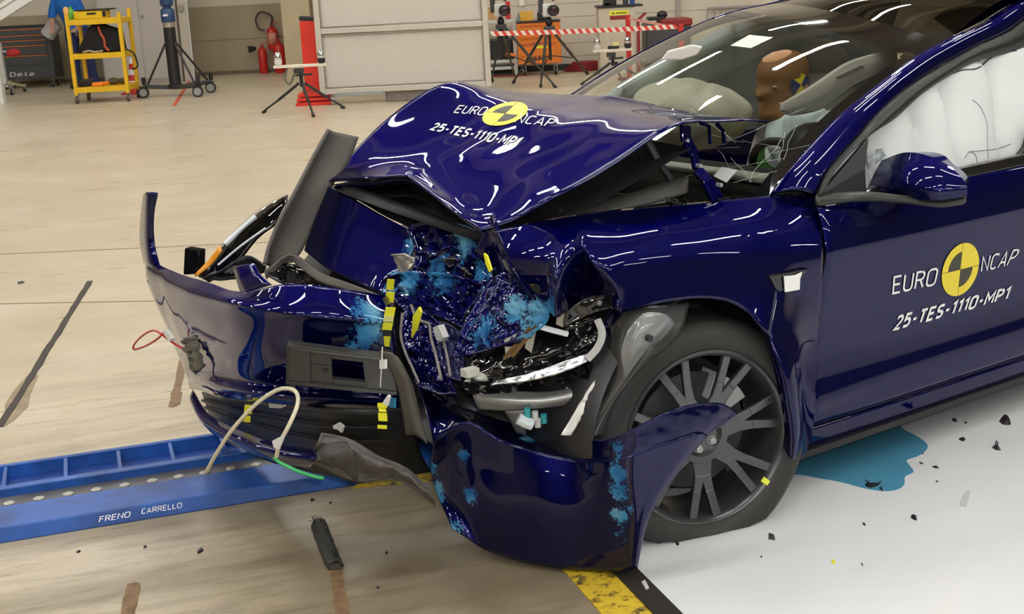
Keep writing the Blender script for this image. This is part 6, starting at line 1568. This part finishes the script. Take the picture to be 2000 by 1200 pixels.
# ---- camera tripods
def cam_tripod(label, hx, hy, y0, legs, hub_py):
    P = wp(hx, 60, y0); P.z = 0
    t = thing('camera_tripod', label, 'tripod', P)
    def q(px, py, dy=0): return wp(px, py, y0 + dy) - P
    hub = q(hx - 4, hub_py)
    hub.x = 0
    ch_ = q(hx, hy)
    B().box((0, .02, ch_.z), (.16, .2, .17)).build('camera_body', WHITEPL, t, smooth=0, bevel=.012)
    l_ = B().lathe([(.075, 0), (.075, .09), (.060, .10), (.0, .06)], (.05, -.08, ch_.z), V((.15, -1, 0)), 24).build('lens', BLACK, t)
    B().lathe([(.05, .092), (.0, .10)], (.05, -.08, ch_.z), V((.15, -1, 0)), 20).build('lens_glass', mat('dark_lens', (.05, .02, .025), .1) if 'dark_lens' not in bpy.data.materials else bpy.data.materials['dark_lens'], l_)
    B().box((-.10, .05, ch_.z + .14), (.07, .06, .34)).build('mount_plate', CHARCOAL, t, smooth=0, bevel=.005)
    B().box((.0, 0, ch_.z + .15), (.14, .04, .03)).build('top_bracket', BLACK, t, smooth=0); 
    B().cyl((.07, 0, ch_.z + .12), (.07, 0, ch_.z + .19), .02, 10).build('bracket_knob', BLACK, t)
    b = B(); b.ball((0, 0, ch_.z - .15), (.05, .05, .06)); b.cyl((0, 0, hub.z - .05), (0, 0, ch_.z - .08), .028, 12); b.build('pan_head', BLACK, t)
    b = B(); b.box((0, 0, hub.z), (.15, .14, .06)); b.build('crown', CHARCOAL, t, smooth=0, bevel=.012)
    B().cyl((0, 0, hub.z - .42), (0, 0, hub.z), .02, 12).build('centre_column', BLACK, t)
    for px, py in legs:
        e = gp(px, py) - P; e.z = 0
        d = V((e.x, e.y, 0)).normalized() * .07; a = V((d.x, d.y, hub.z - .01)); m_ = a.lerp(e, .55)
        b = B(); b.cyl(a, m_, .020, 10); b.cyl(m_, e + V((0, 0, .012)), .014, 10); lg = b.build('leg', mat('dark_leg', (.035, .037, .035), .4) if 'dark_leg' not in bpy.data.materials else bpy.data.materials['dark_leg'], t)
        B().cyl(V((0, 0, hub.z - .36)), a.lerp(e, .62), .008, 8).build('brace', BLACK, t)
        B().cyl(e + V((0, 0, .003)), e.lerp(a, .05), .022, 10).build('foot', BLACK, lg)
    return t
cam_tripod('black tripod with white camera in front of the grey shelf', 979, 20, 18.6, [(961, 161), (1086, 172), (1005, 150)], 52)
cam_tripod('black tripod with white camera in front of the orange cabinet', 1073, 20, 18.3, [(1002, 163), (1056, 171), (1148, 145)], 56)
# ---- red hose coil
t0 = wp(1130, 147, 20.6); t0 = V((t0.x + .05, 20.62, 0))
t = thing('hose_coil', 'coil of dark red hose on the floor right of the orange cabinet', 'hose', t0)
for k in range(5): B().tube([V(((.26 - k * .012) * math.cos(a) + .02 * k, (.19 - k * .01) * math.sin(a), .02 + k * .026)) for a in frange(0, 2 * PI * 35 / 36, 35)], .016, 8, closed=True).build('hose_turn', DARKRED, t)
b = B(); b.tube(spline([wp(962, 149, 19.9), wp(985, 150, 19.92), wp(1010, 149, 19.9), wp(1060, 151, 19.88), wp(1092, 149, 19.95)], 6), .014, 8); b.v = [(x, y, max(z - .0, .015)) for x, y, z in b.v]; o = b.build('red_cable', DARKRED); tag(o, 'red cable running on the floor under the shelf and orange cabinet', 'cable')
# ---- white cabinet with black top, red barrier post
yw = 19.4
x0, x1 = wp(1170, 50, yw).x, wp(1240, 50, yw).x
t = thing('white_cabinet', 'cream cabinet with black top behind the red barrier post', 'cabinet', ((x0 + x1) / 2, yw + .25, 0)); zc_ = wp(1205, 14, yw).z
B().box((0, 0, zc_ / 2), (x1 - x0, .5, zc_)).build('body', mat('cream_cabinet', (.56, .49, .38), .5), t, smooth=0, bevel=.006)
B().box((.05, 0, zc_ + .012), (x1 - x0 + .14, .54, .03)).build('black_top', BLACK, t, smooth=0, bevel=.004)
B().box((0, -.252, zc_ / 2), (x1 - x0 - .06, .01, zc_ - .1)).build('door', bpy.data.materials['cream_cabinet'], t, smooth=0, bevel=.002)
zz = zc_ + .028
def onw(px): return V((wp(px, 10, yw + .2).x, yw + .2, zz))
small('black_printer', 'black printer on the cream cabinet', 'printer', B().box((0, 0, .07), (.18, .2, .14)).box((-.05, 0, .02), (.10, .2, .04)), BLACK, onw(1191), smooth=0, bevel=.01)
b = B(); b.lathe([(.04, 0), (.04, .14), (.02, .18), (0, .2)], n=14); small('dark_bottle', 'dark spray bottle beside the printer on the cream cabinet', 'bottle', b, CHARCOAL, onw(1222))
b = B(); b.lathe([(.035, 0), (.035, .16), (.02, .2), (0, .21)], n=14); small('blue_bottle', 'blue spray bottle on the cream cabinet, rightmost', 'bottle', b, mat('bottle_blue', (.03, .08, .30), .4), onw(1235))
yr_ = 18.6
P = wp(1227, 60, yr_); P = V((P.x, yr_, 0))
t = thing('barrier_post', 'red steel barrier post with yellow warning sign', 'barrier post', P)
def bp_(px, py): return wp(px, py, yr_) - P
zt_ = bp_(1227, 29).z
B().box((0, 0, zt_ / 2), (.065, .065, zt_)).build('post', RED, t, smooth=0, bevel=.005)
B().box((bp_(1210, 32).x, 0, zt_ - .03), (.26, .05, .055)).build('cross_arm', DARKRED, t, smooth=0, bevel=.004)
B().box((bp_(1209, 26).x, -.02, zt_ + .035), (.26, .012, .06)).build('yellow_sign', TAPEYEL, t, smooth=0)
b = B(); b.prism([V((bp_(1195, 26).x, -.028, zt_ + .018)), V((bp_(1200, 26).x, -.028, zt_ + .018)), V((bp_(1197.5, 26).x, -.028, zt_ + .05))], V((0, .002, 0))); b.bar((bp_(1202, 26).x, -.028, zt_ + .033), (bp_(1224, 26).x, -.028, zt_ + .033), .002, .012); b.build('sign_print', BLACK, t, smooth=0)
B().bar(bp_(1246, 39), bp_(1261, 25), .035, .035).build('brace_arm', DARKRED, t, smooth=0); B().bar(bp_(1246, 40), V((bp_(1246, 40).x, 0, .0)), .04, .04).build('brace_post', DARKRED, t, smooth=0)
B().box((0, 0, .012), (.3, .3, .024)).build('base_plate', DARKRED, t, smooth=0)
# ---- barrier tapes
def stripes(name, a, c, wdt, n, label, sag=.02):
    A, C_ = V(a), V(c); b0 = B(); b1 = B(); d = C_ - A; L_ = d.length
    t = thing(name, label, 'barrier tape', A)
    def pt(u): return d * u + V((0, 0, -sag * 4 * u * (1 - u)))
    for i in range(n):
        u0, u1 = i / n, (i + 1) / n; sh = .75 / n
        q_ = [pt(u0 + sh) - V((0, 0, wdt / 2)), pt(u1 + sh) - V((0, 0, wdt / 2)), pt(u1) + V((0, 0, wdt / 2)), pt(u0) + V((0, 0, wdt / 2))]
        (b0 if i % 2 else b1).add(q_, [(0, 1, 2, 3)])
    b0.build('red_stripes', mat('tape_red', (.70, .05, .04), .45) if 'tape_red' not in bpy.data.materials else bpy.data.materials['tape_red'], t, smooth=0, solid=.002)
    b1.build('white_stripes', mat('tape_white', (.80, .72, .62), .45) if 'tape_white' not in bpy.data.materials else bpy.data.materials['tape_white'], t, smooth=0, solid=.002)
stripes('barrier_tape', wp(956, 66, 16.9), wp(1320, 52, 17.55), .058, 50, 'red and white tape stretched from the grey partition to the right', .01)
stripes('barrier_tape', wp(1229, 36, 18.5), wp(1312, 53, 17.7), .032, 44, 'red and white tape running from the barrier post down to the front tape', .0)
P = wp(1326, 52, 17.6); P.z = 0
t = thing('barrier_post', 'red barrier post holding the tape end behind the far windshield edge', 'barrier post', P + V((.03, .03, 0)))
zt_ = wp(1326, 48, 17.6).z
B().box((0, 0, zt_ / 2), (.06, .06, zt_)).build('post', RED, t, smooth=0, bevel=.005); B().box((0, 0, .012), (.3, .3, .024)).build('base_plate', DARKRED, t, smooth=0)
# ---- second bar tripod with electronics
yb_ = 18.2
P = wp(1197, 120, yb_); P = V((P.x, yb_, 0)); zb = wp(1197, 98, yb_).z; w0 = wp(1240, 98, yb_).x - wp(1163, 98, yb_).x
t = bar_tripod(P, w0, zb, [(-.45, -.1), (.1, -.5), (.45, .1)], 'black tripod carrying a pale bar with electronics behind the windshield edge')
t = thing('sensor_box', 'yellow and black sensor box on the tripod bar', 'sensor', V((wp(1198, 90, yb_).x, yb_, zb + .018))); B().box((0, 0, .02), (.15, .06, .04)).build('base', BLACK, t, smooth=0, bevel=.004); B().box((.03, 0, .06), (.085, .06, .045)).build('yellow_top', mat('pale_yellow', (.70, .62, .22), .5), t, smooth=0, bevel=.005)
# ---- dark machine and grille on the right
ym = 19.8
x0, x1 = wp(1262, 70, ym).x, wp(1350, 70, ym).x
t = thing('machine_trolley', 'black and red machine trolley seen over the far windshield edge', 'machine', ((x0 + x1) / 2, ym + .3, 0)); zt_ = wp(1300, 46, ym).z
B().box((0, 0, zt_ / 2 + .05), (x1 - x0, .6, zt_ - .1)).build('body', CHARCOAL, t, smooth=0, bevel=.02)
B().box((.12, -.02, zt_ + .01), (x1 - x0 - .2, .62, .10)).build('red_lid', DARKRED, t, smooth=0, bevel=.02)
B().box((-.15, 0, zt_ + .07), (.25, .3, .05)).build('black_tray', BLACK, t, smooth=0, bevel=.01); B().ball((-.06, -.05, zt_ + .12), (.08, .07, .06)).build('black_knob', BLACK, t)
for sx in (-1, 1): B().box((sx * .28, 0, .03), (.08, .4, .06)).build('foot', BLACK, t, smooth=0)
P = wp(1440, 25, 20.9)
t = thing('wall_grille', 'grey wire grille fixed on the cream wall above the windshield', 'grille', V((P.x, 20.93, P.z)))
w0 = wp(1500, 25, 20.9).x - wp(1385, 25, 20.9).x
for z in (-.09, .09): B().bar((-w0 / 2, 0, z), (w0 / 2, 0, z), .03, .03).build('rail', mat('dull_grille', (.30, .27, .26), .5) if 'dull_grille' not in bpy.data.materials else bpy.data.materials['dull_grille'], t, smooth=0)
for i in range(9): B().bar((-w0 / 2 + w0 * i / 8, 0, -.09), (-w0 / 2 + w0 * i / 8, 0, .09), .016, .016).build('bar', bpy.data.materials['dull_grille'], t, smooth=0)
P = wp(1019, 3, 20.95); o = B().box((0, 0, 0), (.075, .004, .13)).build('wall_notice', PAPER, smooth=0); o.location = V((P.x, 20.955, P.z)); tag(o, 'small white paper notice on the cream wall above the orange cabinet', 'notice')
